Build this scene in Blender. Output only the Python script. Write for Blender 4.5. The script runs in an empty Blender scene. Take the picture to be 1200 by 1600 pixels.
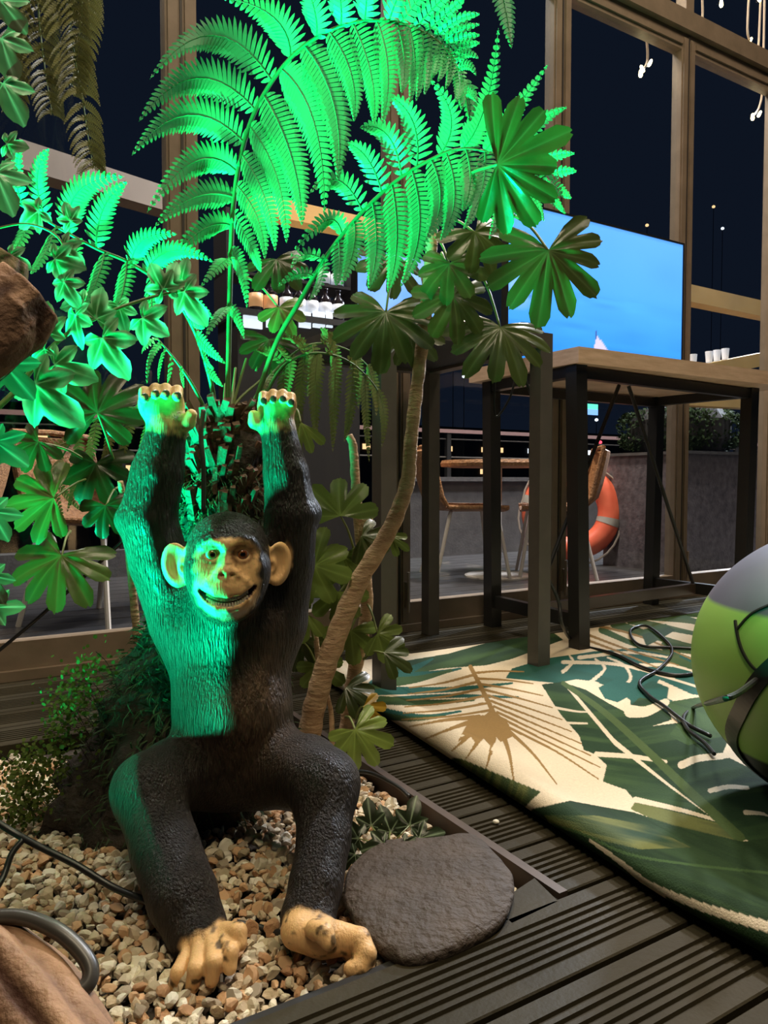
import bpy, bmesh, math, random
import numpy as np
from mathutils import Vector, Matrix
random.seed(7); rng = np.random.default_rng(11)
scene = bpy.context.scene
COL = scene.collection

# ------------------------------------------------------------------ camera
FPX = 1150.0
PITCH = math.radians(2.39)
CAM = np.array([0.0, 0.0, 0.60])
cam_d = bpy.data.cameras.new('camera'); cam = bpy.data.objects.new('camera', cam_d); COL.objects.link(cam)
cam_d.sensor_fit = 'VERTICAL'; cam_d.sensor_height = 36.0; cam_d.lens = FPX/1600*36.0
cam_d.clip_start = 0.02; cam_d.clip_end = 400
cam.location = CAM; cam.rotation_euler = (math.pi/2-PITCH, 0, 0)
scene.camera = cam

# ------------------------------------------------------------------ world, lights, exposure
world = bpy.data.worlds.new('night'); scene.world = world; world.use_nodes = True
world.node_tree.nodes['Background'].inputs[0].default_value = (0.10, 0.16, 0.32, 1)
world.node_tree.nodes['Background'].inputs[1].default_value = 0.05
scene.view_settings.view_transform = 'Standard'; scene.view_settings.look = 'None'
scene.view_settings.exposure = 0.0; scene.view_settings.gamma = 1.0
scene.view_settings.use_curve_mapping = False

def light(name, kind, loc, target, energy, color, size=0.1, spot=60, blend=.3):
    d = bpy.data.lights.new(name, kind); d.energy = energy; d.color = color
    if kind == 'AREA': d.shape = 'DISK'; d.size = size
    else: d.shadow_soft_size = size
    if kind == 'SPOT': d.spot_size = math.radians(spot); d.spot_blend = blend
    o = bpy.data.objects.new(name, d); COL.objects.link(o); o.location = loc
    o.rotation_euler = (Vector(target)-Vector(loc)).to_track_quat('-Z', 'Y').to_euler()
    return o
# the green garden spot standing low, left of the bed
light('green_garden_spot', 'SPOT', (-1.30, 1.02, 0.02), (-0.61, 0.947, 0.74), 1250, (0.0, 1.0, 0.42), 0.12, 85, .9)
# warm ceiling lamps of the tall room
light('ceiling_lamp_front', 'AREA', (0.05, -0.9, 4.7), (0.0, 1.2, 0.0), 82, (1.0, 0.82, 0.56), 0.9)
light('ceiling_lamp_middle', 'AREA', (0.45, 1.3, 4.8), (0.5, 1.5, 0.0), 58, (1.0, 0.82, 0.58), 0.9)
light('ceiling_lamp_right', 'AREA', (2.18, 2.0, 4.9), (2.2, 2.0, 0.6), 62, (1.0, 0.82, 0.6), 0.9)
# added lights high outside that brighten the terrace, no fittings there
light('terrace_glare_light', 'AREA', (5.0, 8.4, 4.2), (3.0, 5.0, 0.0), 1300, (0.85, 0.9, 1.0), 0.6)  # added out of view to lay a glare streak on the wet floor
light('terrace_fill_middle', 'AREA', (2.6, 4.7, 5.6), (2.6, 4.9, 0.0), 460, (0.95, 0.93, 0.95), 0.6)
light('terrace_fill_left', 'AREA', (0.6, 4.6, 5.2), (0.8, 4.6, 0.0), 380, (1.0, 0.85, 0.7), 0.6)
light('terrace_fill_far_left', 'AREA', (-2.4, 3.6, 5.0), (-1.9, 3.0, 0.0), 110, (1.0, 0.9, 0.8), 0.6)

# ------------------------------------------------------------------ geometry helpers
FV = np.array([0, math.cos(PITCH), -math.sin(PITCH)]); UPV = np.array([0, math.sin(PITCH), math.cos(PITCH)]); RV = np.array([1.0, 0, 0])
def P(px, py, d):                                  # pixel + depth along the optical axis -> world point
    return CAM + FV*d + RV*((px-600)/FPX*d) - UPV*((py-800)/FPX*d)
def ray(px, py):
    return FV + RV*((px-600)/FPX) - UPV*((py-800)/FPX)
def G(px, py, z=0.0):                              # pixel -> point on the level z
    r = ray(px, py); return CAM + r*((z-CAM[2])/r[2])
def proj(p):                                       # world points (N,3) -> pixels, depth
    q = np.atleast_2d(p)-CAM; d = q@FV
    return 600+FPX*(q@RV)/d, 800-FPX*(q@UPV)/d, d
TH = math.atan(1150/1920.0); CU, SU = math.cos(TH), math.sin(TH)
UD = np.array([CU, SU, 0]); VD = np.array([-SU, CU, 0]); ZD = np.array([0, 0, 1.0])
def UV(u, v, z=0.0): return UD*u + VD*v + ZD*z     # u runs along the window wall, v towards it
def W(px, py, v):                                  # pixel -> point on the plane at distance v
    r = ray(px, py); return CAM + r*((v-CAM@VD)/(r@VD))
def nrm(a): a = np.asarray(a, float); return a/(np.linalg.norm(a)+1e-12)

WL = {}
def empty(name, loc, label=None, cat=None, group=None):
    o = bpy.data.objects.new(name, None); o.empty_display_size = .05; COL.objects.link(o); o.location = loc
    WL[o.name] = np.array(loc, float); tag(o, label, cat, group); return o
def tag(o, label=None, cat=None, group=None, kind=None):
    if label: o['label'] = label
    if cat: o['category'] = cat
    if group: o['group'] = group
    if kind: o['kind'] = kind
    return o
def mesh_data(name, verts, faces, smooth=False):
    me = bpy.data.meshes.new(name); me.from_pydata([tuple(v) for v in verts], [], [tuple(f) for f in faces])
    if smooth: me.polygons.foreach_set('use_smooth', [True]*len(me.polygons))
    me.update(); return me
def add(name, verts, faces, mat, parent=None, smooth=False, cols=None, label=None, cat=None, group=None, kind=None):
    verts = np.asarray(verts, float)
    lo, hi = verts.min(0), verts.max(0); org = np.array([(lo[0]+hi[0])/2, (lo[1]+hi[1])/2, lo[2]])
    me = mesh_data(name, verts-org, faces, smooth)
    if cols is not None:
        a = me.color_attributes.new('col', 'FLOAT_COLOR', 'POINT')
        c = np.ones((len(verts), 4), np.float32); c[:, :np.shape(cols)[1]] = cols
        a.data.foreach_set('color', c.ravel())
    if mat: me.materials.append(mat)
    o = bpy.data.objects.new(name, me); COL.objects.link(o)
    if parent is not None: o.parent = parent; o.location = org-WL[parent.name]
    else: o.location = org
    WL[o.name] = org
    return tag(o, label, cat, group, kind)

class MB:
    def __init__(s): s.v = []; s.f = []; s.c = []
    def add(s, v, f, c=None):
        n = len(s.v); s.v += [np.asarray(p, float) for p in v]; s.f += [tuple(i+n for i in q) for q in f]
        if c is not None: s.c += [tuple(q) for q in c]
        return s
    def box(s, u0, u1, v0, v1, z0, z1, c=None):    # aligned with the window wall
        vs = [UV(u, v, z) for z in (z0, z1) for (u, v) in ((u0, v0), (u1, v0), (u1, v1), (u0, v1))]
        return s.add(vs, BOXF)
    def bar(s, a, b, w, h=None, up=ZD):
        h = h or w; a, b = np.array(a, float), np.array(b, float); t = nrm(b-a)
        if abs(t@up) > .99: up = VD
        x = nrm(np.cross(t, up)); y = np.cross(x, t)
        vs = [q + x*i*w/2 + y*j*h/2 for q in (a, b) for (i, j) in ((-1, -1), (1, -1), (1, 1), (-1, 1))]
        return s.add(vs, BOXF)
    def tube(s, pts, r, n=8, cap=True):
        v, f = tube(pts, r, n, cap); return s.add(v, f)
    def build(s, name, mat, parent=None, **k):
        if s.c: k['cols'] = np.array(s.c)
        return add(name, s.v, s.f, mat, parent, **k)
BOXF = [(3, 2, 1, 0), (4, 5, 6, 7), (0, 1, 5, 4), (1, 2, 6, 5), (2, 3, 7, 6), (3, 0, 4, 7)]
def spline(pts, n=6):
    p = np.array(pts, float); q = np.vstack([2*p[0]-p[1], p, 2*p[-1]-p[-2]]); out = []
    for i in range(1, len(q)-2):
        for k in range(n):
            t = k/n
            out.append(.5*((2*q[i]) + (q[i+1]-q[i-1])*t + (2*q[i-1]-5*q[i]+4*q[i+1]-q[i+2])*t*t + (3*q[i]-q[i-1]-3*q[i+1]+q[i+2])*t**3))
    out.append(p[-1]); return np.array(out)
def tube(pts, r, n=8, cap=True):
    pts = np.array(pts, float); m = len(pts); r = np.broadcast_to(np.asarray(r, float), (m,)) if np.ndim(r) == 0 or len(r) == m else np.interp(np.linspace(0, 1, m), np.linspace(0, 1, len(r)), r)
    tg = np.gradient(pts, axis=0); vs = []; fs = []
    ref = np.array([0.31, 0.2, 0.93]); 
    for i in range(m):
        t = nrm(tg[i]); x = ref-(ref@t)*t
        if np.linalg.norm(x) < 1e-3: x = np.cross(t, [1, 0, 0])
        x = nrm(x); ref = x; y = np.cross(t, x)
        for k in range(n):
            a = 2*math.pi*k/n; vs.append(pts[i]+(x*math.cos(a)+y*math.sin(a))*r[i])
    for i in range(m-1):
        for k in range(n):
            fs.append((i*n+k, i*n+(k+1) % n, (i+1)*n+(k+1) % n, (i+1)*n+k))
    if cap: fs.append(tuple(range(n-1, -1, -1))); fs.append(tuple((m-1)*n+k for k in range(n)))
    return vs, fs
def lathe(c, prof, n=20, axis=ZD):                 # prof: (radius, height)
    ax = nrm(axis); x = nrm(np.cross(ax, [0.3, 0.9, 0.1])); y = np.cross(ax, x); vs = []; fs = []; c = np.array(c, float)
    for (r, h) in prof:
        for k in range(n):
            a = 2*math.pi*k/n; vs.append(c+ax*h+(x*math.cos(a)+y*math.sin(a))*r)
    for i in range(len(prof)-1):
        for k in range(n): fs.append((i*n+k, i*n+(k+1) % n, (i+1)*n+(k+1) % n, (i+1)*n+k))
    fs.append(tuple(range(n-1, -1, -1))); fs.append(tuple((len(prof)-1)*n+k for k in range(n)))
    return vs, fs
def vnoise(p, scale, seed=0):                      # cheap smooth value noise on (N,3)
    p = np.asarray(p, float)*scale+seed*17.3; i = np.floor(p).astype(np.int64); f = p-i; f = f*f*(3-2*f); r = 0
    for dx in (0, 1):
        for dy in (0, 1):
            for dz in (0, 1):
                h = ((i[:, 0]+dx)*73856093 ^ (i[:, 1]+dy)*19349663 ^ (i[:, 2]+dz)*83492791) & 0xffff
                h = (h*2654435 & 0xfffff)/0xfffff
                r = r+h*(f[:, 0] if dx else 1-f[:, 0])*(f[:, 1] if dy else 1-f[:, 1])*(f[:, 2] if dz else 1-f[:, 2])
    return r*2-1

# ------------------------------------------------------------------ materials
def pm(name, c1, c2=None, rough=.5, metal=0.0, nscale=8, stretch=(1, 1, 1), bump=0.0, bscale=40, bstretch=None, spec=.5, transl=0.0, attr=False, contrast=.25, emit=None, estr=0.0, coat=0.0):
    m = bpy.data.materials.new(name); m.use_nodes = True; nt = m.node_tree; N = nt.nodes; L = nt.links
    b = N['Principled BSDF']; b.inputs['Roughness'].default_value = rough; b.inputs['Metallic'].default_value = metal
    b.inputs['Specular IOR Level'].default_value = spec; b.inputs['Coat Weight'].default_value = coat
    tc = N.new('ShaderNodeTexCoord')
    def noise(sc, st, det=4):
        mp = N.new('ShaderNodeMapping'); mp.inputs['Scale'].default_value = st; L.new(tc.outputs['Object'], mp.inputs['Vector'])
        n = N.new('ShaderNodeTexNoise'); n.inputs['Scale'].default_value = sc; n.inputs['Detail'].default_value = det; L.new(mp.outputs[0], n.inputs['Vector']); return n
    col = None
    if attr:
        a = N.new('ShaderNodeAttribute'); a.attribute_name = 'col'; col = a.outputs['Color']
        if c2 is not None:                          # c2 = strength of the grain over the printed colour
            n = noise(nscale, stretch); r = N.new('ShaderNodeMapRange'); r.inputs[3].default_value = 1-c2; r.inputs[4].default_value = 1+c2*.6; L.new(n.outputs['Fac'], r.inputs[0])
            mx = N.new('ShaderNodeVectorMath'); mx.operation = 'SCALE'; L.new(col, mx.inputs[0]); L.new(r.outputs[0], mx.inputs['Scale']); col = mx.outputs[0]
    elif c2 is not None:
        n = noise(nscale, stretch); r = N.new('ShaderNodeValToRGB'); r.color_ramp.elements[0].position = .5-contrast; r.color_ramp.elements[1].position = .5+contrast
        r.color_ramp.elements[0].color = (*c1, 1); r.color_ramp.elements[1].color = (*c2, 1); L.new(n.outputs['Fac'], r.inputs[0]); col = r.outputs[0]
    if col is not None: L.new(col, b.inputs['Base Color'])
    else: b.inputs['Base Color'].default_value = (*c1, 1)
    if bump:
        n = noise(bscale, bstretch or (1, 1, 1), 5); bp = N.new('ShaderNodeBump'); bp.inputs['Strength'].default_value = bump; bp.inputs['Distance'].default_value = .01
        L.new(n.outputs['Fac'], bp.inputs['Height']); L.new(bp.outputs[0], b.inputs['Normal'])
    if emit is not None:
        if emit == 'attr': L.new(col, b.inputs['Emission Color'])
        else: b.inputs['Emission Color'].default_value = (*emit, 1)
        b.inputs['Emission Strength'].default_value = estr
    if transl:
        t = N.new('ShaderNodeBsdfTranslucent'); mx = N.new('ShaderNodeMixShader'); mx.inputs[0].default_value = transl
        if col is not None: L.new(col, t.inputs[0])
        else: t.inputs[0].default_value = (*c1, 1)
        L.new(b.outputs[0], mx.inputs[1]); L.new(t.outputs[0], mx.inputs[2]); L.new(mx.outputs[0], N['Material Output'].inputs[0])
    return m
def glass(name, tint=(.9, .93, .95)):
    m = bpy.data.materials.new(name); m.use_nodes = True; nt = m.node_tree; N = nt.nodes; L = nt.links
    N.remove(N['Principled BSDF']); t = N.new('ShaderNodeBsdfTransparent'); t.inputs[0].default_value = (*tint, 1)
    g = N.new('ShaderNodeBsdfGlossy'); g.inputs['Roughness'].default_value = .02; lw = N.new('ShaderNodeLayerWeight'); pw_ = N.new('ShaderNodeMath'); pw_.operation = 'POWER'; pw_.inputs[1].default_value = 4; L.new(lw.outputs['Facing'], pw_.inputs[0]); fr = N.new('ShaderNodeMath'); fr.operation = 'MULTIPLY_ADD'; fr.inputs[1].default_value = .4; fr.inputs[2].default_value = .025; L.new(pw_.outputs[0], fr.inputs[0])
    mx = N.new('ShaderNodeMixShader'); L.new(fr.outputs[0], mx.inputs[0]); L.new(t.outputs[0], mx.inputs[1]); L.new(g.outputs[0], mx.inputs[2]); L.new(mx.outputs[0], N['Material Output'].inputs[0]); return m
M = {}
M['deck'] = pm('deck_composite', (.024, .020, .011), (.042, .034, .019), rough=.6, spec=.12, nscale=6, stretch=(1, 1, 1), bump=.12, bscale=120)
M['deck_dark'] = pm('deck_underlay', (.008, .007, .006), rough=.8)
M['bronze'] = pm('window_frame_paint', (.17, .125, .085), (.23, .17, .12), rough=.45, nscale=14, bump=.05, bscale=60)
M['bronze_dark'] = pm('window_gasket', (.03, .024, .02), rough=.6)
M['glass'] = glass('window_glass')
M['terrace'] = pm('terrace_boards', (.030, .028, .028), (.060, .056, .056), rough=.28, nscale=9, bump=.1, bscale=50)
M['concrete'] = pm('dark_concrete', (.05, .045, .045), (.085, .078, .075), rough=.7, nscale=12, bump=.2, bscale=60)
M['steel_grey'] = pm('grey_painted_steel', (.075, .066, .058), (.095, .083, .072), rough=.42, nscale=20)
M['table_under'] = pm('black_underside', (.012, .011, .010), rough=.6)
M['black_steel'] = pm('black_painted_steel', (.014, .013, .012), rough=.38)
M['wood_top'] = pm('pale_knotty_wood', (.50, .33, .22), (.70, .50, .36), rough=.55, nscale=10, stretch=(1, 1, 8), bump=.15, bscale=30)
M['black_plastic'] = pm('black_plastic', (.012, .012, .012), rough=.35)
M['cable'] = pm('black_rubber_cable', (.016, .016, .015), rough=.35)
M['rubber_grey'] = pm('grey_rubber_cable', (.05, .045, .038), rough=.35)
M['soil'] = pm('dark_soil', (.018, .012, .008), (.05, .035, .022), rough=.9, nscale=40, bump=.6, bscale=90)
M['bark'] = pm('tan_bark', (.40, .23, .12), (.68, .47, .28), rough=.75, nscale=22, stretch=(1, 1, 2.5), bump=.6, bscale=45, bstretch=(1, 1, 3))
M['driftwood'] = pm('driftwood', (0, 0, 0), .4, rough=.75, nscale=40, attr=True, bump=.5, bscale=90)
M['rock'] = pm('dark_volcanic_rock', (.030, .020, .013), (.080, .056, .040), rough=.75, nscale=14, bump=.9, bscale=70, contrast=.3)
M['fern'] = pm('fern_frond_green', (.045, .31, .105), (.065, .39, .135), rough=.5, nscale=12, transl=.22)
M['fern_unlit'] = pm('fern_frond_olive', (.12, .135, .03), (.19, .18, .05), rough=.55, nscale=12, transl=.2)  # olive copy for shaded fronds: the missing green light put into the colour
M['fern_rib'] = pm('fern_rachis', (.09, .17, .05), rough=.5)
M['leaf'] = pm('glossy_palmate_leaf', (0, 0, 0), .25, rough=.32, nscale=9, attr=True, transl=.15, bump=.1, bscale=40)
M['petiole'] = pm('leaf_stalk', (.15, .20, .05), (.20, .22, .07), rough=.5)
M['root'] = pm('fern_root_mass', (.014, .010, .007), (.05, .034, .02), rough=.85, nscale=30, bump=1.0, bscale=60)
M['stub'] = pm('cut_frond_stub', (.04, .018, .01), (.16, .075, .04), rough=.7, nscale=25, stretch=(1, 1, .3), bump=.5, bscale=60)
M['moss'] = pm('moss_strands', (.026, .046, .018), (.075, .12, .045), rough=.8, nscale=20, transl=.1)
M['maiden'] = pm('maidenhair_leaflet', (.06, .085, .013), (.10, .135, .025), rough=.8, spec=.15, nscale=20, transl=.25)
# ================================================================== SETTING
BU, BV0, BV1 = 0.767, 0.763, 1.85                  # planting bed: u < BU, BV0 < v < BV1
VW = 2.49                                          # the window wall
floor = empty('floor', UV(1.2, 1.2, 0)); floor['kind'] = 'structure'
MB().box(-1.6, 5.2, -1.0, VW+.06, -.12, -.075).build('underlay', M['deck_dark'], floor)
PITCHV = .137
def board(u0, u1, v0):
    w = PITCHV-.008; pr = [(0, -.03), (0, -.002), (.002, 0), (.022, 0)]
    x = .024
    for k in range(6):
        pr += [(x, 0), (x+.0015, -.0045), (x+.0065, -.0045), (x+.008, 0)]; x += .0142
    pr += [(w-.002, 0), (w, -.002), (w, -.03)]
    n = len(pr); vs = [UV(u, v0+a, z) for u in (u0, u1) for (a, z) in pr]
    fs = [(i, i+1, n+i+1, n+i) for i in range(n-1)]+[tuple(range(n-1, -1, -1)), tuple(range(n, 2*n))]
    add('deck_board', vs, fs, M['deck'], floor)
for k in range(-8, 13):
    v0 = BV0+PITCHV*k+.004
    if v0+PITCHV < BV0+.01 or v0 > BV1-.02: board(-1.4, 5.0, v0)
    else: board(BU+.004, 5.0, v0)
MB().box(-1.4, BU, BV0, BV1, -.075, -.035).build('bed_soil', M['soil'], floor)
e = MB().box(BU-.014, BU+.002, BV0, BV1, -.07, .004); e.build('trim_1', pm('bed_edging', (.045, .03, .022), (.08, .05, .035), rough=.6, nscale=20), kind='structure')
e = MB().box(-1.4, BU-.016, BV0-.004, BV0+.008, -.07, -.004); e.build('trim_2', M['deck_dark'], kind='structure')

# ---- window wall: bays between posts
posts = [-2.72, -1.86, -1.0, -.15, .70, 1.547, 2.40, 3.26, 4.05, 4.9, 5.75]
ZH0, ZH1, ZT = 2.83, 2.935, 3.9
for i in range(len(posts)-1):
    a, b = posts[i], posts[i+1]
    w = empty('window_%d' % (i+1), UV((a+b)/2, VW, 0)); w['kind'] = 'structure'
    for (u0, u1) in ((a+.004, a+.052), (b-.052, b-.004)):
        m = MB().box(u0, u1, VW-.025, VW+.03, .03, ZH0-.01); m.box(u0+.008, u1-.02 if u0 < (a+b)/2 else u1-.008, VW-.034, VW-.024, .04, ZH0-.02)
        m.build('stile', M['bronze'], w)
    MB().box(a+.052, b-.052, VW-.025, VW+.03, 2.755, ZH0-.01).box(a+.052, b-.052, VW-.034, VW-.024, 2.775, 2.80).build('top_rail', M['bronze'], w)
    MB().box(a+.052, b-.052, VW-.025, VW+.03, .03, .115).build('bottom_rail', M['bronze'], w)
    MB().box(a+.05, b-.05, VW-.003, VW+.003, .11, 2.757).build('pane', M['glass'], w)
    MB().box(a+.015, b-.015, VW-.003, VW+.003, ZH1-.005, ZT).build('transom_pane', M['glass'], w)
    m = MB().box(a+.018, a+.036, VW-.042, VW-.034, .10, .20); m.tube([UV(a+.027, VW-.05, .08), UV(a+.027, VW-.05, .24)], .006); m.build('floor_bolt', M['bronze'], w)
m = MB()
for p in posts: m.box(p-.004, p+.004, VW-.03, VW+.032, 0, ZH0)
m.build('trim_3', M['bronze_dark'], kind='structure')
m = MB().box(posts[0], posts[-1], VW-.05, VW+.04, ZH0+.012, ZH1); m.box(posts[0], posts[-1], VW-.02, VW+.03, ZH0-.012, ZH0+.012)
m.build('trim_4', M['bronze'], kind='structure')
m = MB()
for p in posts[1::2]: m.box(p-.03, p+.03, VW-.03, VW+.03, ZH1, ZT)
m.build('trim_5', M['bronze'], kind='structure')
MB().box(posts[0], posts[-1], VW-.045, VW+.06, -.03, .03).build('trim_6', M['bronze'], kind='structure')

# ---- terrace
tf = empty('terrace_floor', UV(2, 4, -.02)); tf['kind'] = 'structure'
for k in range(18):
    v0 = VW+.07+k*.145
    MB().box(-4.5, 9.0, v0, v0+.139, -.06, -.012).build('terrace_board', M['terrace'], tf)
MB().box(-4.5, 9.0, VW+.06, 5.2, -.14, -.065).build('terrace_base', M['deck_dark'], tf)
pw = MB().box(3.05, 9.0, 4.9, 5.05, -.02, .60).box(3.02, 9.02, 4.86, 5.09, .60, .635)
pw.build('wall_terrace', M['concrete'], kind='structure')
MB().box(-4.5, 3.05, 4.9, 5.05, -.02, .16).build('wall_terrace_low', M['concrete'], kind='structure')
# rails above the parapet
r = empty('terrace_railing', UV(3, 5.0, 0), 'thin steel wire railing running above the dark terrace parapet', 'railing')
for z in (.80, .95): MB().tube([UV(-4.5, 4.98, z), UV(9, 4.98, z)], .006, 6).build('wire', M['steel_grey'], r)
for u in np.arange(-4.2, 9, 1.3): MB().box(u-.02, u+.02, 4.96, 5.0, .1, 1.0).build('post', M['black_steel'], r)
MB().box(-4.5, 9, 4.955, 5.005, 1.0, 1.03).build('handrail', pm('pinkish_rail', (.22, .13, .12), rough=.5), r)
# water and the far bank
wm = pm('night_water', (.004, .007, .012), rough=.07, bump=.55, bscale=2.2, bstretch=(1, 3, 1), spec=.6)
add('river_water', [UV(-90, 5.3, -1.3), UV(140, 5.3, -1.3), UV(140, 69.9, -1.3), UV(-90, 69.9, -1.3)], [(0, 1, 2, 3)], wm, label='dark rippling river beyond the terrace', cat='river', kind='stuff')
MB().box(-90, 150, 70, 71, -1.4, .6).build('far_quay_wall', M['concrete'], label='dark quay wall along the far river bank', cat='wall')
M['bld'] = pm('night_facade', (.035, .026, .026), (.05, .036, .034), rough=.8)
M['lit1'] = pm('lit_window_warm', (.8, .5, .25), emit=(1, .62, .28), estr=1.6); M['lit2'] = pm('lit_window_white', (.8, .8, .8), emit=(.9, .95, 1), estr=1.8)
M['sign_g'] = pm('green_lit_sign', (.1, .6, .4), emit=(.15, .9, .6), estr=1.6); M['sign_b'] = pm('blue_lit_sign', (.2, .4, .9), emit=(.25, .5, 1.0), estr=1.6); M['lit_r'] = pm('red_lamp', (.8, .1, .1), emit=(1, .05, .08), estr=4)
blds = [(-45, -14, 9, 'long low dark building on the far bank behind the fern'), (-12, 22, 7.0, 'dark far bank building behind the grey table'), (24, 44, 8.0, 'far bank building with green and blue lit signs'), (46, 100, 6.6, 'dark far bank building with two small bluish signs at the right')]
for bi, (u0, u1, h, lab) in enumerate(blds):
    b = empty('far_building', UV((u0+u1)/2, 74, 0), lab, 'building')
    MB().box(u0, u1, 72, 78, -.5, h).build('facade', M['bld'], b)
    MB().box(u0-.3, u1+.3, 71.6, 78.3, h, h+.5).build('roof', M['deck_dark'], b)
    n = int((u1-u0)/2.6)
    for k in range(n):
        for z in (1.5, 4.2):
            if rng.random() < .33:
                u = u0+1.2+k*2.6; s = .3+.5*rng.random()
                MB().box(u-s, u+s, 71.9, 72.0, z, z+.6).build('window', M['lit1'] if rng.random() < .6 else M['lit2'], b)
    if bi == 2:
        for (px0, px1, py0, py1, mt) in ((880, 886, 632, 645, 'sign_g'), (907, 934, 632, 638, 'sign_g'), (905, 934, 640, 647, 'sign_b')):
            p0, p1 = W(px0, py1, 71.8), W(px1, py0, 71.8); MB().box(p0@UD, p1@UD, 71.75, 71.85, p0[2], p1[2]).build('sign', M[mt], b)
    if bi == 3:
        for (px0, px1, py0, py1) in ((1087, 1103, 644, 650), (1121, 1141, 643, 649)):
            p0, p1 = W(px0, py1, 71.8), W(px1, py0, 71.8); MB().box(p0@UD, p1@UD, 71.75, 71.85, p0[2], p1[2]).build('sign', M['sign_b'], b)
for j, (px, py, mt, lab) in enumerate([(938, 691, 'lit_r', 'small red signal lamp seen above the life ring'), (932, 656, 'lit2', 'white lamp below the green and blue far signs'), (1141, 653, 'lit1', 'orange lamp beside the bluish far sign'), (1011, 352, 'lit1', 'tiny lamp in the night sky just above the television'), (1129, 357, 'lit2', 'tiny white lamp high in the right hand window pane'), (1115, 323, 'lit1', 'tiny topmost lamp high in the right hand window pane'), (708, 577, 'lit1', 'small warm lamp under the grey table top'), (725, 588, 'lit2', 'small white lamp under the grey table top')]):
    c = W(px, py, 30); l = empty('distant_lamp', c, lab, 'lamp')
    v, f = lathe(c, [(.02, -.09), (.09, -.05), (.1, 0), (.09, .05), (.02, .09)], 10); add('bulb', v, f, M[mt], l)
    MB().tube([c-ZD*.08, [c[0], c[1], -1.3]], .02, 6).build('mast', M['black_steel'], l)
# ================================================================== TERRACE FURNITURE (outside the glass)
M['rattan'] = pm('brown_rattan', (.16, .065, .022), (.42, .20, .075), rough=.6, nscale=60, bump=.8, bscale=90)
M['white_metal'] = pm('white_painted_tube', (.55, .47, .40), rough=.4)
def rattan_chair(c, ang, label):
    t = empty('rattan_chair', c, label, 'chair', 'rattan terrace chairs')
    f = np.array([math.cos(ang), math.sin(ang), 0]); s = np.array([-f[1], f[0], 0])
    # seat and back shell, woven strands as ribs
    def sheet(name, pts):
        vs = []; fs = []; n = len(pts); m = 11
        for side in (0, 1):
            for (x, z) in pts:
                for k in range(m):
                    q = (k/(m-1)-.5); bow = .05*(1-4*q*q)*(1 if z > .5 else .25)
                    vs.append(c+f*(x-bow*(z > .5)-(.022*side if z > .46 else 0))+s*q*.46+ZD*(z-(.012*side)-.02*(1-4*q*q)*(z < .5)))
        for i in range(n-1):
            for k in range(m-1):
                a = i*m+k; fs.append((a, a+1, a+m+1, a+m)); a += n*m; fs.append((a+m, a+m+1, a+1, a))
        N_ = n*m
        for i in range(n-1):
            for k in (0, m-1):
                a = i*m+k; fs.append((a, a+m, a+m+N_, a+N_))
        for k in range(m-1):
            for i in (0, n-1):
                a = i*m+k; fs.append((a, a+1, a+1+N_, a+N_))
        add(name, vs, fs, M['rattan'], t, smooth=False)
    sheet('seat', [(.22, .445), (.16, .452), (.05, .45), (-.08, .45), (-.17, .458)])
    sheet('backrest', [(-.175, .46), (-.20, .52), (-.225, .60), (-.245, .68), (-.262, .76), (-.27, .81)])
    for sy in (-1, 1):
        mr = MB().tube([c+f*.22+s*sy*.235+ZD*.45, c-f*.16+s*sy*.235+ZD*.455, c-f*.20+s*sy*.235+ZD*.52, c-f*.27+s*sy*.225+ZD*.82], .014, 8); mr.build('side_rim', M['rattan'], t)
        for (x0, x1) in ((.15, .23), (-.12, -.24)):
            MB().tube([c+f*x0+s*sy*.16+ZD*.44, c+f*(x0+(x1-x0)*.15)+s*sy*.185+ZD*.42, c+f*x1+s*sy*.24+ZD*0], .012, 8).build('leg', M['white_metal'], t)
    MB().tube([c-f*.27+s*.225+ZD*.82, c-f*.29+ZD*.83, c-f*.27-s*.225+ZD*.82], .014, 8).build('top_rim', M['rattan'], t)
TZ = -.012
g1 = G(705, 905, TZ); rattan_chair(np.array([g1[0]+.10, g1[1]+.16, TZ]), math.radians(8), 'brown rattan chair with pale legs at the left of the terrace table')
g2 = G(872, 905, TZ); rattan_chair(np.array([g2[0]+.02, g2[1]+.20, TZ]), math.radians(172), 'brown rattan chair beside the orange life ring')
g3 = G(150, 985, TZ); rattan_chair(np.array([g3[0]-.05, g3[1]+.22, TZ]), math.radians(-20), 'rattan terrace chair half hidden behind the mossy fern trunk')
g4 = G(25, 985, TZ); rattan_chair(np.array([g4[0]-.75, g4[1]+.75, TZ]), math.radians(200), 'rattan terrace chair at the left edge behind the leaves')
tb = G(778, 900, TZ); t = empty('bistro_table', np.array([tb[0], tb[1], TZ]), 'round rattan topped bistro table with white disc base outside', 'table')
bz = np.array([tb[0], tb[1], TZ])
v, f = lathe(bz, [(.215, 0), (.215, .008), (.20, .014), (.03, .02)], 32); add('base', v, f, M['white_metal'], t)
v, f = lathe(bz, [(.022, .018), (.022, .70)], 12); add('column', v, f, M['white_metal'], t)
v, f = lathe(bz, [(.30, .70), (.37, .705), (.375, .725), (.365, .745), (.30, .745)], 40); add('table_top', v, f, M['rattan'], t)

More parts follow.
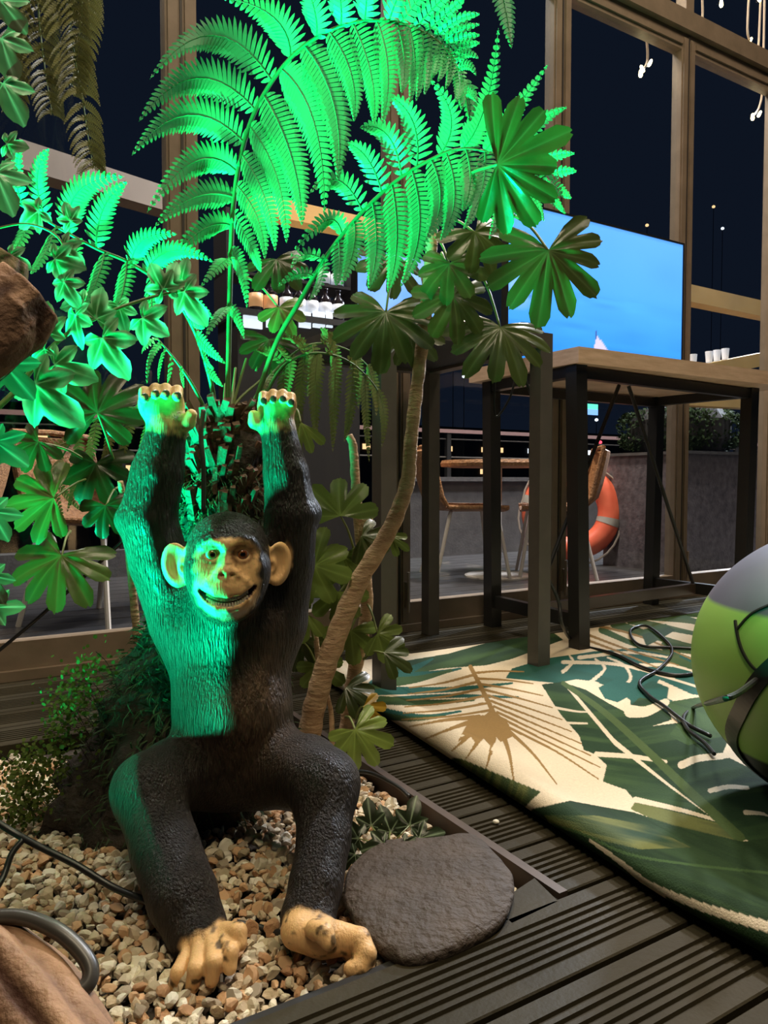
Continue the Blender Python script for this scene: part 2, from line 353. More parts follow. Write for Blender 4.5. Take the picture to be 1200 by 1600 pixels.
# life ring on its stand
rc = P(892, 799, 5.42); t = empty('life_ring', [rc[0], rc[1], TZ], 'orange life ring with silver bands and rope on the terrace', 'life ring')
nv = nrm([-.25, -1, .12]); ex = nrm(np.cross(nv, ZD)); ey = np.cross(ex, nv)
def torus(c, R, r, a0=0, a1=2*math.pi, n=48, m=14, closed=True):
    vs = []; fs = []; N_ = n if closed else n+1
    for i in range(N_):
        a = a0+(a1-a0)*i/n; d = ex*math.cos(a)+ey*math.sin(a)
        for k in range(m):
            b = 2*math.pi*k/m; vs.append(c+d*(R+r*math.cos(b))+nv*r*math.sin(b)*.85)
    for i in range(n):
        for k in range(m):
            j = (i+1) % N_; fs.append((i*m+k, i*m+(k+1) % m, j*m+(k+1) % m, j*m+k))
    return vs, fs
v, f = torus(rc, .275, .085); add('ring', v, f, pm('orange_plastic', (.62, .10, .05), (.75, .16, .08), rough=.4, nscale=10), t, smooth=True)
M['silver'] = pm('silver_tape', (.35, .32, .28), rough=.35)
for a in (15, 105, 195, 285):
    v, f = torus(rc, .275, .0875, math.radians(a-5), math.radians(a+5), 5, 14, False); add('band', v, f, M['silver'], t, smooth=True)
M['rope'] = pm('grey_rope', (.30, .25, .21), rough=.8)
for k in range(4):
    a = np.radians(np.linspace(15+90*k, 105+90*k, 9)); R = .36+.03*np.sin(np.linspace(0, math.pi, 9))
    MB().tube([rc+(ex*math.cos(x)+ey*math.sin(x))*q+nv*.03-ZD*.012 for x, q in zip(a, R)], .008, 6).build('rope', M['rope'], t)
MB().tube([rc+ey*.34+nv*.0, rc+ey*.44+ex*.05, rc+ey*.40+ex*.22+nv*.05], .008, 6).build('rope_end', M['rope'], t)
st = empty('ring_stand', [rc[0], rc[1]+.16, TZ], 'thin dark post standing behind the orange life ring', 'post')
MB().tube([[rc[0], rc[1]+.14, TZ], [rc[0], rc[1]+.14, .82]], .02, 8).build('post', M['black_steel'], st)
MB().tube([[rc[0], rc[1]+.14, .60], [rc[0], rc[1]+.02, .62], [rc[0], rc[1]-.02, .66]], .012, 8).build('hook', M['black_steel'], st)
v, f = lathe([rc[0], rc[1]+.14, TZ], [(.13, 0), (.13, .012), (.03, .02)], 20); add('foot', v, f, M['black_steel'], st)

# big planter with boxwood
pc = G(1118, 893, TZ); pu, pv = pc@UD, pc@VD
t = empty('tall_planter', UV(pu+.35, pv+.35, TZ), 'tall dark speckled square planter outside the right window', 'planter')
MB().box(pu-.32, pu+.45, pv, pv+.7, TZ, .78).build('body', pm('speckled_planter', (.055, .045, .05), (.15, .13, .14), rough=.35, nscale=26, bump=.3, bscale=60), t)
MB().box(pu-.34, pu+.47, pv-.02, pv+.72, .78, .80).build('rim', M['concrete'], t)
t2 = empty('box_hedge', UV(pu+.06, pv+.35, .79), 'dark clipped box shrub growing in the tall planter', 'shrub')
vs = []; fs = []
for k in range(3800):
    d = nrm(rng.normal(size=3)); q = np.sign(d)*np.abs(d)**.6; c = UV(pu+.06, pv+.35, .96)+(UD*q[0]*.40+VD*q[1]*.36+ZD*q[2]*.17)*(1-.12*rng.random())
    x = nrm(rng.normal(size=3)); y = nrm(np.cross(x, d)); n = len(vs); vs += [c-x*.016, c+y*.009, c+x*.016, c-y*.009]; fs.append((n, n+1, n+2, n+3))
add('foliage', vs, fs, pm('boxwood_leaf', (.010, .020, .008), (.026, .042, .016), rough=.9, spec=.1), t2, kind='stuff')
v, f = lathe(UV(pu+.06, pv+.35, .79), [(.30, .02), (.34, .1), (.34, .24), (.28, .32), (.1, .34)], 18); add('core', v, f, M['deck_dark'], t2)
MB().tube([UV(pu+.06, pv+.35, .775), UV(pu+.06, pv+.35, .9)], .03).build('stem', M['bark'], t2)

# bar mirrored in the glass, built solid beyond it: back bar left, shelf right
M['panel_lit'] = pm('lit_white_panel', (.8, .8, .8), emit=(.85, .92, 1.0), estr=1.1)
M['beige'] = pm('beige_beam', (.26, .18, .12), (.31, .22, .15), rough=.6)
M['gold'] = pm('ochre_beam', (.55, .34, .10), (.62, .40, .14), rough=.5)
M['gold2'] = pm('lit_ochre_beam', (.75, .40, .10), rough=.5, emit=(1, .48, .1), estr=.35)  # glowing copy of the ochre: light on the beam put into emission
VB = 3.5
def beam(a, b, z, wid, mat, label, name='reflected_beam'):
    pa, pb = W(*a, z[0]), W(*b, z[1]); MB().bar(pa, pb, .09, wid).build(name, mat, label=label, cat='beam')
beam((20, 245), (275, 322), (2.75, 3.05), .095, M['beige'], 'reflected beige beam built solid behind the left fern fronds')
beam((395, 322), (590, 362), (3.1, 3.3), .085, M['gold2'], 'glowing orange reflected beam built solid behind the middle of the fern')
beam((1040, 454), (1200, 488), (2.85, 2.95), .10, M['gold'], 'reflected ochre beam right of the television built solid outside the glass')
beam((1040, 592), (1195, 560), (2.85, 2.95), .085, M['gold'], 'reflected ochre shelf edge below the row of glasses at the right', 'reflected_shelf')
beam((1040, 618), (1200, 628), (2.85, 2.95), .11, M['gold'], 'reflected ochre beam built solid just below the wooden table top')
bb = empty('reflected_bar', [*W(470, 600, VB)[:2], TZ], 'reflected dark back bar with glowing white cabinet fronts built solid outside', 'bar')
def wbox(px0, py0, px1, py1, v, dep, name, mat, par):
    a, b = W(px0, py1, v), W(px1, py0, v); z0, z1 = min(a[2], b[2]), max(a[2], b[2])
    return MB().box(a@UD, b@UD, v, v+dep, z0, z1).build(name, mat, par)
a, b = W(372, 600, VB), W(562, 600, VB)
MB().box(a@UD, b@UD, VB, VB+.3, TZ, W(372, 482, VB)[2]-.03).build('cabinet', M['bronze_dark'], bb)
for (x0, x1) in ((381, 410), (417, 434), (468, 486), (490, 508), (511, 520)): wbox(x0, 488, x1, 511, VB-.012, .012, 'light_panel', M['panel_lit'], bb)
za = W(372, 482, VB)[2]
MB().box(a@UD-.02, b@UD+.02, VB-.03, VB+.32, za-.03, za).build('shelf', M['concrete'], bb)
MB().box(a@UD-.02, b@UD+.02, VB+.1, VB+.3, za+.20, za+.215).build('upper_shelf', M['bronze_dark'], bb)
for q in (a@UD-.02, b@UD): MB().box(q, q+.02, VB+.1, VB+.3, za, za+.52).build('upright', M['bronze_dark'], bb)
M['bottle'] = pm('dark_bottle', (.02, .015, .02), rough=.15); M['lab'] = pm('lit_bottle_label', (.7, .7, .72), emit=(.8, .85, 1), estr=.35); M['lab2'] = pm('lit_amber_label', (.7, .35, .15), emit=(1, .5, .2), estr=.4)  # labels glow weakly: bar light on them put into emission
def bottle(c, h, r, mt, label, grp):
    o = empty('bottle', c, label, 'bottle', grp); v, f = lathe(c, [(r, 0), (r, h*.6), (r*.9, h*.68), (r*.4, h*.8), (r*.38, h*.97), (r*.45, h)], 12); add('glass_body', v, f, M['bottle'], o, smooth=True)
    v, f = lathe(c, [(r*1.03, h*.15), (r*1.03, h*.55)], 12); add('label_wrap', v, f, mt, o, smooth=True)
names = ['leftmost amber', 'second amber', 'third', 'fourth', 'fifth', 'sixth', 'seventh']
for k, px in enumerate((400, 423, 448, 467, 487, 508, 528)):
    p = W(px, 482, VB+.04); bottle(np.array([p[0], p[1], za]), .17, .035, M['lab2'] if k < 2 else M['lab'], names[k]+' bottle from the left on the lower shelf of the reflected back bar', 'bottles on the lower bar shelf')
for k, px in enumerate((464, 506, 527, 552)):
    p = W(px, 440, VB+.2); bottle(np.array([p[0], p[1], za+.215]), .16, .035, M['lab'], ['leftmost', 'second', 'third', 'rightmost'][k]+' white labelled bottle on the upper shelf of the reflected back bar', 'bottles on the upper bar shelf')
for k, px in enumerate((1081, 1107, 1120, 1134)):
    p0, p1 = W(1040, 592, 2.85), W(1195, 560, 2.95); s = (px-1040)/155; s = s*.93; c = p0+(p1-p0)*s+ZD*.0425
    o = empty('drinking_glass', c, ['small clear reflected glass at the left end of the right shelf', 'left of the three close reflected glasses on the right shelf', 'middle of the three close reflected glasses on the right shelf', 'right of the three close reflected glasses on the right shelf'][k], 'glass', 'glasses on the right shelf')
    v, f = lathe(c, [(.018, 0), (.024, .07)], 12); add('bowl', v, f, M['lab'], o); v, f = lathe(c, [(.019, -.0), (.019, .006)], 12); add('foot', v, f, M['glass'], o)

# ================================================================== BAR TABLES
def leg(m, u, v, w, z0, z1): return m.box(u-w/2, u+w/2, v-w/2, v+w/2, z0, z1)
t = empty('grey_bar_table', UV(1.35, 2.05, 0), 'tall grey steel bar table behind the fatsia trunk', 'table')
H1 = 1.065; U0, U1, V0, V1 = 1.03, 1.66, 1.735, 2.40
for (u, v) in ((U0+.025, V0+.025), (U1-.025, V0+.025), (U0+.025, V1-.025), (U1-.025, V1-.025)):
    leg(MB(), u, v, .05, 0, H1-.05).build('leg', M['steel_grey'], t)
m = MB(); m.box(U0, U1, V0, V0+.05, H1-.05, H1).box(U0, U1, V1-.05, V1, H1-.05, H1).box(U0, U0+.05, V0+.05, V1-.05, H1-.05, H1).box(U1-.05, U1, V0+.05, V1-.05, H1-.05, H1)
m.build('apron', M['steel_grey'], t)
MB().box(U0+.05, U1-.05, V0+.05, V1-.05, H1-.04, H1-.005).build('table_top', M['table_under'], t)

t = empty('wooden_bar_table', UV(2.45, 2.14, 0), 'bar table with pale wooden top and black steel legs under the television', 'table')
H2 = 1.06
A0, A1, B0, B1 = 1.87, 3.16, 1.83, 2.44
m = MB()
for k in range(1): m.box(A0, A1, B0, B1, H2-.055, H2)
m.build('table_top', M['wood_top'], t)
fl = {}
for (n, u, v, uf, vf) in (('fl', 1.91, 1.88, 1.925, 1.865), ('bl', 1.93, 2.37, 1.945, 2.37), ('fr', 3.03, 1.95, 3.0, 1.95), ('br', 2.98, 2.40, 2.96, 2.40)):
    MB().bar(UV(uf, vf, 0), UV(u, v, H2-.055), .052, .052, UD).build('leg', M['black_steel'], t); fl[n] = (np.array([uf, vf]), np.array([u, v]))
def lp(n, z): a, b = fl[n]; q = a+(b-a)*z/(H2-.055); return UV(q[0], q[1], z)
for (a, b) in (('fl', 'bl'), ('fr', 'br')):
    MB().bar(lp(a, .105), lp(b, .105), .03, .05).build('side_stretcher', M['black_steel'], t)
    MB().bar(lp(a, H2-.075), lp(b, H2-.075), .04, .04).build('top_bearer', M['black_steel'], t)
MB().bar(lp('fl', H2-.08), lp('fr', H2-.08), .03, .04).build('top_rail', M['black_steel'], t); MB().bar(lp('bl', H2-.08), lp('br', H2-.08), .03, .04).build('top_rail', M['black_steel'], t)
ml, mr = (lp('fl', .105)+lp('bl', .105))/2, (lp('fr', .105)+lp('br', .105))/2
MB().bar(ml, mr, .03, .045).build('long_stretcher', pm('brown_steel_bar', (.045, .03, .022), rough=.3), t)
tp = (ml+mr)/2; tp = np.array([tp[0], tp[1], H2-.06]); 
for e_ in (ml, mr): MB().tube([e_, tp+(e_-tp)*.06*np.array([1, 1, 0])], .008, 8).build('cross_brace', M['black_steel'], t)

# ================================================================== TELEVISIONS
def television(u0, u1, v, z0, z1, paint, label, tz, tilt=0):
    t = empty('television', UV((u0+u1)/2, v, tz), label, 'television')
    MB().box(u0-.008, u1+.008, v+.004, v+.03, z0-.012, z1+.008).build('housing', M['black_plastic'], t)
    b = MB(); b.box(u0-.008, u0, v-.004, v+.004, z0-.012, z1+.008).box(u1, u1+.008, v-.004, v+.004, z0-.012, z1+.008).box(u0, u1, v-.004, v+.004, z0-.012, z0).box(u0, u1, v-.004, v+.004, z1, z1+.008); b.build('bezel', M['black_plastic'], t)
    nx, nz = 140, 84; vs = []; fs = []
    U_, Z_ = np.meshgrid(np.linspace(0, 1, nx), np.linspace(0, 1, nz))
    for q in range(nz):
        for p in range(nx): vs.append(UV(u0+(u1-u0)*p/(nx-1), v+.001, z0+(z1-z0)*q/(nz-1)))
    for q in range(nz-1):
        for p in range(nx-1): a = q*nx+p; fs.append((a, a+1, a+nx+1, a+nx))
    add('screen', vs, fs, M['screen'], t, cols=paint(U_.ravel(), Z_.ravel()))
    for s_ in (.2, .8):
        u = u0+(u1-u0)*s_; m = MB().bar(UV(u-.05, v-.09, tz+.008), UV(u, v+.015, z0), .02, .012, UD); m.bar(UV(u-.05, v+.11, tz+.008), UV(u, v+.015, z0), .02, .012, UD); m.build('foot', M['black_plastic'], t)
M['screen'] = pm('television_screen', (0, 0, 0), rough=.3, attr=True, emit='attr', estr=1.0)
def srgb(c): c = np.asarray(c, float)/255; return np.where(c <= .04045, c/12.92, ((c+.055)/1.055)**2.4)
def paint1(x, z):
    top, mid, bot = srgb((92, 168, 255)), srgb((74, 158, 250)), srgb((40, 132, 236)); w = np.clip(z/.55, 0, 1)[:, None]
    c = bot*(1-w)+mid*w; w2 = np.clip((z-.5)/.5, 0, 1)[:, None]; c = c*(1-w2)+top*w2
    n = vnoise(np.c_[x*6, z*30, z*0], 1, 3)*(z < .5)*.10+vnoise(np.c_[x*5, z*6, z*0], 1, 5)*.06; c = c*(1+n[:, None])
    cl = np.clip(1-((x-.05)/.12)**2-((z-.45)/.14)**2, 0, 1)*np.clip(.6+vnoise(np.c_[x*20, z*20, z*0], 1, 8), 0, 1); c = c+cl[:, None]*np.array([.15, .12, .05])
    hz = np.exp(-((z-.42)/.012)**2)*(x < .12)*.4; c = c*(1-hz[:, None])
    sail = (z > .07) & (z < .235) & (np.abs(x-(.47+(.235-z)*.25)) < (.235-z)*.38); c[sail] = srgb((190, 190, 240))
    mast = (z > .20) & (z < .255) & (np.abs(x-.468) < .006); c[mast] = srgb((60, 80, 130))
    hull = (z > .03) & (z < .075) & (np.abs(x-.49) < .07); c[hull] = srgb((150, 160, 215)); return c
def paint2(x, z):
    c = srgb((110, 165, 245))[None]*(1+.25*vnoise(np.c_[x*7, z*12, z*0], 1, 21)[:, None]); c = c+np.clip(vnoise(np.c_[x*3, z*5, z*0], 1, 4), 0, 1)[:, None]*np.array([.2, .18, .12]); return c
television(1.955, 3.025, 2.30, 1.095, 1.715, paint1, 'large television showing blue sea with a small sail on the wooden table', H2)
pa, pb = W(558, 486, 2.2), W(722, 497, 2.2)
television(pa@UD, pb@UD, 2.2, 1.085, 1.085+.30, paint2, 'small blue lit screen behind the fatsia leaves on the grey table', H1)

# ================================================================== RUG
EU = np.array([[0.2, .855], [.52, .852], [.643, .849], [.768, .86], [.997, .878], [1.26, .894], [1.63, .928], [2.2, .975]])
nv_, prof = 560, []
ss = np.concatenate([np.linspace(-.05, .06, 44), np.linspace(.0622, .7, 290), np.linspace(.704, 2.4, 330)])
vv = np.concatenate([np.linspace(.25, .45, 12)[:-1], np.linspace(.45, 1.0, 260), np.linspace(1.0026, 1.5, 190), np.linspace(1.5035, 2.10, 170)])
eu = np.interp(vv, EU[:, 0], EU[:, 1])
Sg, Vg = np.meshgrid(ss, vv); Eg = np.interp(Vg, EU[:, 0], EU[:, 1])
Rr = .026+.005*np.sin(Vg*6)
th = np.clip((Sg+.05)/.11, 0, 1)                    # the rolled edge: unwind from under, round and onto the top
ang = -math.pi*.75+th*(math.pi*1.25)
Uc = Eg+Rr - Rr*np.cos(ang*1.0)*np.where(Sg < .06, 1, 0)
# roll: centre (E+R, R+.002), angle measured from straight down, going over the outside to the top
a2 = th*math.pi
Ur = Eg+.004+Rr*1.35-1.35*Rr*np.sin(a2); Zr = .003+Rr*(1-np.cos(a2))
Uf = Eg+.004+Rr*1.35+(Sg-.06); Zf = .007+(2*Rr-.004)*np.exp(-((np.maximum(Sg, .06)-.06)/.075)**1.6)
Ug = np.where(Sg < .06, Ur, Uf); Zg = np.where(Sg < .06, Zr, Zf)
Zg = Zg+.0035*np.sin(Ug*5+Vg*3)*np.clip((Sg-.1)/.3, 0, 1)*np.clip((2.1-Vg)*5, 0, 1)*.5+np.clip(.002*np.sin(Ug*11-Vg*6), 0, 1)*(Sg > .2)
pts = (UD[None, None]*Ug[..., None]+VD*Vg[..., None]+ZD*Zg[..., None]).reshape(-1, 3)
X, Y, D_ = proj(pts)
# under the roll the print continues: shift lookups sideways
def inpoly(poly):
    p = np.array(poly, float); r = np.zeros(len(X), bool); bx = (X > p[:, 0].min()) & (X < p[:, 0].max()) & (Y > p[:, 1].min()) & (Y < p[:, 1].max()); ix = np.where(bx)[0]; x, y = X[ix], Y[ix]; q = np.zeros(len(ix), bool)
    for i in range(len(p)):
        (x0, y0), (x1, y1) = p[i-1], p[i]
        if y0 == y1: continue
        c = ((y0 > y) != (y1 > y)) & (x < (x1-x0)*(y-y0)/(y1-y0)+x0); q ^= c
    r[ix] = q; return r
def stroke(line, w0, w1=None):
    w1 = w0 if w1 is None else w1; l = spline(line, 5); r = np.zeros(len(X), bool); n = len(l)-1
    for i in range(n):
        a, b = l[i], l[i+1]; wa, wb = w0+(w1-w0)*i/n, w0+(w1-w0)*(i+1)/n; wm_ = max(wa, wb)
        ix = np.where((X > min(a[0], b[0])-wm_) & (X < max(a[0], b[0])+wm_) & (Y > min(a[1], b[1])-wm_) & (Y < max(a[1], b[1])+wm_))[0]
        if not len(ix): continue
        q = np.c_[X[ix], Y[ix]]-a; d = b-a; h = np.clip((q@d)/(d@d+1e-9), 0, 1); dist = np.hypot(*(q-h[:, None]*d).T); r[ix] |= dist < (wa+(wb-wa)*h)
    return r
CREAM, DG, MG, OL, TEAL, BR = [srgb(c) for c in ((212, 196, 168), (36, 58, 36), (60, 84, 48), (100, 104, 58), (40, 88, 78), (140, 110, 64))]
C = np.tile(CREAM, (len(X), 1))
def fill(mask, col, streak=None, amt=.5, freq=(1, 1), alt=None):
    ix = np.where(mask)[0]
    if not len(ix): return
    if streak is None: C[ix] = col; return
    d = nrm(streak); n = np.array([-d[1], d[0]]); a = np.c_[X[ix], Y[ix]]@d; b = np.c_[X[ix], Y[ix]]@n
    k = np.clip(vnoise(np.c_[a*.008*freq[0], b*.16*freq[1], b*0], 1, 31)+.35*vnoise(np.c_[a*.03, b*.4, b*0], 1, 13), -1, 1)*.5+.5; k = np.clip((k-.5)*2.2+.35, 0, 1)[:, None]
    C[ix] = col*(1-k*amt)+(alt if alt is not None else MG)*k*amt
# upper background leaves
fill(inpoly([(590, 1040), (700, 1022), (760, 1005), (860, 985), (880, 1000), (800, 1030), (760, 1040), (690, 1045), (640, 1055)]), MG, (1, -.3), .8, alt=DG)
for l, w in (([(585, 1072), (640, 1048), (676, 1030)], 10), ([(590, 1060), (680, 1052), (720, 1045)], 6), ([(590, 1080), (700, 1078), (800, 1068)], 7), ([(600, 1095), (700, 1088), (810, 1090)], 5), ([(590, 1110), (660, 1120), (720, 1112)], 5)): fill(stroke(l, w, 1.5), TEAL)
for l, w in (([(590, 1068), (650, 1062), (705, 1048)], 9), ([(595, 1095), (670, 1098), (740, 1094)], 7), ([(592, 1118), (640, 1124), (695, 1120)], 6)): fill(stroke(l, w, 2), MG, (1, -.1), .8, alt=DG)
# teal monstera
fill(inpoly([(790, 1060), (800, 1045), (850, 1030), (930, 1018), (1000, 1012), (1060, 1020), (1100, 1035), (1128, 1060), (1128, 1092), (1080, 1085), (1030, 1062), (1020, 1080), (1060, 1100), (1040, 1108), (990, 1098), (960, 1078), (930, 1065), (900, 1062), (870, 1068), (850, 1066)]), TEAL, (1, .2), .3, alt=DG)
for l in ([(880, 1050), (895, 1035), (890, 1025)], [(925, 1065), (945, 1045), (930, 1030)], [(960, 1080), (985, 1062), (975, 1040), (950, 1028)], [(880, 1035), (960, 1038), (1030, 1055), (1125, 1085)], [(1000, 1040), (1050, 1040), (1100, 1055)], [(905, 1028), (985, 1020), (1060, 1030)]): fill(stroke(l, 3.0, 1.5), CREAM)
fill(inpoly([(935, 1075), (960, 1062), (985, 1068), (990, 1085), (965, 1098), (945, 1092)]), TEAL); fill(inpoly([(985, 1080), (1020, 1064), (1045, 1075), (1042, 1098), (1010, 1110), (990, 1125), (968, 1118), (985, 1105)]), TEAL, (1, 0), .5, alt=DG)
# far right palms
for l, w in (([(940, 985), (1000, 1010), (1060, 1025)], 5), ([(960, 975), (1040, 1000), (1125, 1020)], 7), ([(985, 970), (1060, 985), (1128, 1000)], 6), ([(1020, 962), (1080, 970), (1130, 985)], 8), ([(1060, 958), (1100, 962), (1135, 970)], 6), ([(1040, 1010), (1090, 1020), (1128, 1040)], 8), ([(1050, 1030), (1090, 1045), (1128, 1062)], 7)): fill(stroke(l, w, 2), MG, (1, .2), .7, alt=OL)
for l in ([(900, 985), (980, 1015), (1060, 1040)], [(905, 996), (970, 1020), (1030, 1045)], [(920, 975), (1000, 995), (1080, 1030)]): fill(stroke(l, 2.2, 1), BR)
fill(inpoly([(1000, 985), (1040, 975), (1055, 985), (1030, 1000), (1010, 1010)]), MG, (1, -.3), .7, alt=DG)
# brown palm fan
hub = (768, 1112); fill(stroke([(735, 1042), (752, 1075), (770, 1112), (788, 1150)], 3.2, 4), BR)
for k, (x, y) in enumerate([(935, 1218), (870, 1226), (803, 1222), (760, 1200), (728, 1186), (705, 1175), (665, 1155), (640, 1136)]):
    w = [2.2, 3.2, 5, 6.5, 6.5, 6, 5, 4][k]; hx = (790-k*6, 1135-k*2)
    fill(stroke([hx, ((hx[0]+x)/2+4, (hx[1]+y)/2-3), (x, y)], w, 1), BR)
fill(inpoly([(728, 1135), (752, 1122), (770, 1108), (795, 1132), (800, 1152), (782, 1160), (775, 1152), (765, 1165), (756, 1155), (745, 1165), (736, 1152), (715, 1160)]), BR)
for l in ([(700, 1150), (722, 1150)], [(745, 1190), (752, 1172)], [(770, 1172), (776, 1160)]): fill(stroke([l[0], l[1], l[1]], 2.5, 1), CREAM)
for k in range(9):
    t_ = k/8; a = (742+t_*40, 1052+t_*70); b = (818+t_*120, 1050+t_*150); fill(stroke([a, ((a[0]+b[0])/2, (a[1]+b[1])/2-2+3*t_), b], 2.0, .9), BR)
for k in range(6):
    t_ = k/5; a = (740+t_*28, 1055+t_*55); b = (640-t_*12, 1075+t_*50); fill(stroke([a, ((a[0]+b[0])/2, (a[1]+b[1])/2+3), b], 2.2, 1), BR)
# big banana leaf
A_l = [(846, 1070), (877, 1066), (885, 1075), (960, 1165), (1045, 1230), (1154, 1308), (1141, 1292), (993, 1253), (978, 1235), (942, 1222), (948, 1196), (930, 1180), (912, 1172), (905, 1150), (877, 1118), (868, 1105)]
A_r = [(877, 1066), (915, 1078), (952, 1100), (975, 1112), (1000, 1090), (1040, 1100), (1050, 1125), (1020, 1135), (1060, 1130), (1095, 1095), (1135, 1090), (1150, 1130), (1128, 1180), (1063, 1197), (1075, 1190), (1140, 1185), (1230, 1230), (1230, 1330), (1154, 1310), (1045, 1225), (960, 1155), (900, 1085)]
fill(inpoly(A_l), DG, (1, .14), .75, alt=MG); fill(inpoly(A_r), DG, (1, -.15), .6, alt=MG)
fill(inpoly([(1040, 1098), (1090, 1090), (1135, 1092), (1130, 1150), (1075, 1165), (1045, 1150), (1060, 1130)]), MG, (1, .3), .7, alt=DG)
fill(inpoly([(993, 1253), (1141, 1292), (1160, 1320), (1040, 1290), (985, 1265)]), OL, (1, .25), .8, alt=DG)
for (a, w0, w1) in (([(932, 1179), (990, 1183), (1040, 1191)], 4, 3), ([(993, 1250), (1070, 1268), (1141, 1289)], 4.5, 2), ([(1065, 1196), (1090, 1186), (1128, 1182)], 6, 5), ([(1110, 1236), (1140, 1230), (1168, 1232)], 4, 3), ([(1165, 1270), (1190, 1272), (1200, 1276)], 4, 1), ([(866, 1106), (900, 1112), (920, 1113)], 2.2, 1), ([(880, 1130), (915, 1131)], 2, 1), ([(985, 1112), (1010, 1112), (1040, 1098)], 10, 6)): fill(stroke(a if len(a) > 2 else [a[0], a[1], a[1]], w0, w1), CREAM)
fill(stroke([(880, 1068), (940, 1110), (1000, 1163), (1070, 1230), (1156, 1310)], 3.5, 8), MG*.8+OL*.2)
# lower dark leaf up to the rolled edge
B_ = [(560, 1095), (600, 1135), (640, 1160), (690, 1185), (704, 1190), (830, 1250), (838, 1246), (812, 1268), (845, 1262), (890, 1252), (945, 1262), (990, 1270), (1050, 1290), (1160, 1316), (1260, 1300), (1260, 1640), (700, 1640), (560, 1180)]
fill(inpoly([(690, 1182), (720, 1186), (790, 1215), (845, 1238), (830, 1252), (808, 1275), (800, 1330), (670, 1230)]), DG, (.3, -1), .8, alt=OL)
fill(inpoly([(812, 1268), (845, 1262), (890, 1252), (945, 1262), (990, 1270), (1050, 1290), (1160, 1316), (1260, 1300), (1260, 1640), (1000, 1640), (800, 1320), (804, 1280)]), DG*.8, (1, .42), .35, alt=MG)
fill(inpoly([(850, 1275), (930, 1275), (1010, 1290), (1050, 1310), (1080, 1325), (1000, 1328), (930, 1312), (860, 1290)]), DG, (1, .25), 1.0, freq=(1.6, 1), alt=OL)
fill(stroke([(820, 1280), (900, 1300), (980, 1335), (1080, 1352), (1200, 1365)], 2, 2), MG)
fill(stroke([(806, 1284), (812, 1272), (826, 1264)], 5, 5), CREAM); fill(stroke([(690, 1196), (698, 1186), (706, 1180)], 5, 5), CREAM)
fill(stroke([(922, 1314), (965, 1345), (1015, 1383), (1080, 1412), (1140, 1432), (1210, 1452)], 2.5, 9), CREAM*.9)
fill(inpoly([(966, 1380), (985, 1376), (1012, 1380), (1030, 1392), (1040, 1402), (1036, 1428), (1028, 1424), (1030, 1404), (1008, 1410), (985, 1398)]), CREAM*.9)
fill(inpoly([(560, 1095), (585, 1110), (600, 1125), (592, 1140), (570, 1130)]), CREAM)
fill(inpoly([(598, 1122), (610, 1130), (604, 1146), (594, 1140)]), DG)
# the print goes on beyond the part in view
out = np.where((X > 1235) | (Y > 1590) | (D_ < .3))[0]; q_ = np.c_[pts[out]@UD, pts[out]@VD, 0*out]
l1 = vnoise(q_*np.array([1, .45, 1]), 5, 41); l2 = vnoise(q_*np.array([.5, 1.2, 1]), 22, 43)
C[out] = np.where((l1 > .32)[:, None], CREAM, np.where((l1 > -.1)[:, None], MG, DG)*(1+.25*l2)[:, None])
nU, nV = len(ss), len(vv)
ii = np.arange(nV-1)[:, None]*nU+np.arange(nU-1)[None]; F_ = np.stack([ii, ii+1, ii+nU+1, ii+nU], -1).reshape(-1, 4)
def bigmesh(name, pts, quads, mat, cols=None, smooth=True):
    me = bpy.data.meshes.new(name); n, q = len(pts), len(quads); me.vertices.add(n); me.vertices.foreach_set('co', np.asarray(pts, np.float32).ravel())
    me.loops.add(q*4); me.loops.foreach_set('vertex_index', np.asarray(quads, np.int32).ravel()); me.polygons.add(q); me.polygons.foreach_set('loop_start', np.arange(0, q*4, 4, dtype=np.int32))
    me.update(calc_edges=True); me.polygons.foreach_set('use_smooth', [smooth]*q)
    if cols is not None:
        a = me.color_attributes.new('col', 'FLOAT_COLOR', 'POINT'); c = np.ones((n, 4), np.float32); c[:, :np.shape(cols)[1]] = cols; a.data.foreach_set('color', c.ravel())
    me.materials.append(mat); o = bpy.data.objects.new(name, me); COL.objects.link(o); return o
rug = bigmesh('leaf_print_rug', pts-np.array([pts[:, 0].mean(), pts[:, 1].mean(), 0]), F_, pm('woven_rug_print', (0, 0, 0), .22, rough=.85, nscale=220, attr=True, bump=.25, bscale=380, spec=.15), C)
rug.location = (pts[:, 0].mean(), pts[:, 1].mean(), .001)
tag(rug, 'cream outdoor rug printed with large green tropical leaves, near edge rolled under', 'rug')

# ================================================================== INFLATABLE BALL SEAT
bc = np.array([.885, 1.33, .262]); br = np.array([.30, .30, .262])
t = empty('inflatable_ball', [bc[0], bc[1], .012], 'green and grey inflatable ball with black straps on the rug at right', 'inflatable')
def bdir(px, py):                                   # point on the ball seen at a pixel
    r = ray(px, py)/br; o = (CAM-bc)/br; b = o@r; c_ = o@o-1; a = r@r; disc = max(b*b-a*c_, 0); s = (-b-math.sqrt(disc))/a; return nrm(o+r*s)
NB = 96; vs = []; fs = []
for i in range(NB+1):
    th_ = math.pi*i/NB
    for k in range(2*NB): ph = math.pi*k/NB; vs.append([math.sin(th_)*math.cos(ph), math.sin(th_)*math.sin(ph), math.cos(th_)])
vs = np.array(vs)
for i in range(NB):
    for k in range(2*NB): a = i*2*NB+k; b = i*2*NB+(k+1) % (2*NB); fs.append((a, a+2*NB, b+2*NB, b))
wv = bc+vs*br; px_, py_, _ = proj(wv)
lime, grey, blk, grn = srgb((136, 178, 84)), srgb((92, 94, 108)), srgb((18, 18, 18)), srgb((70, 178, 84))
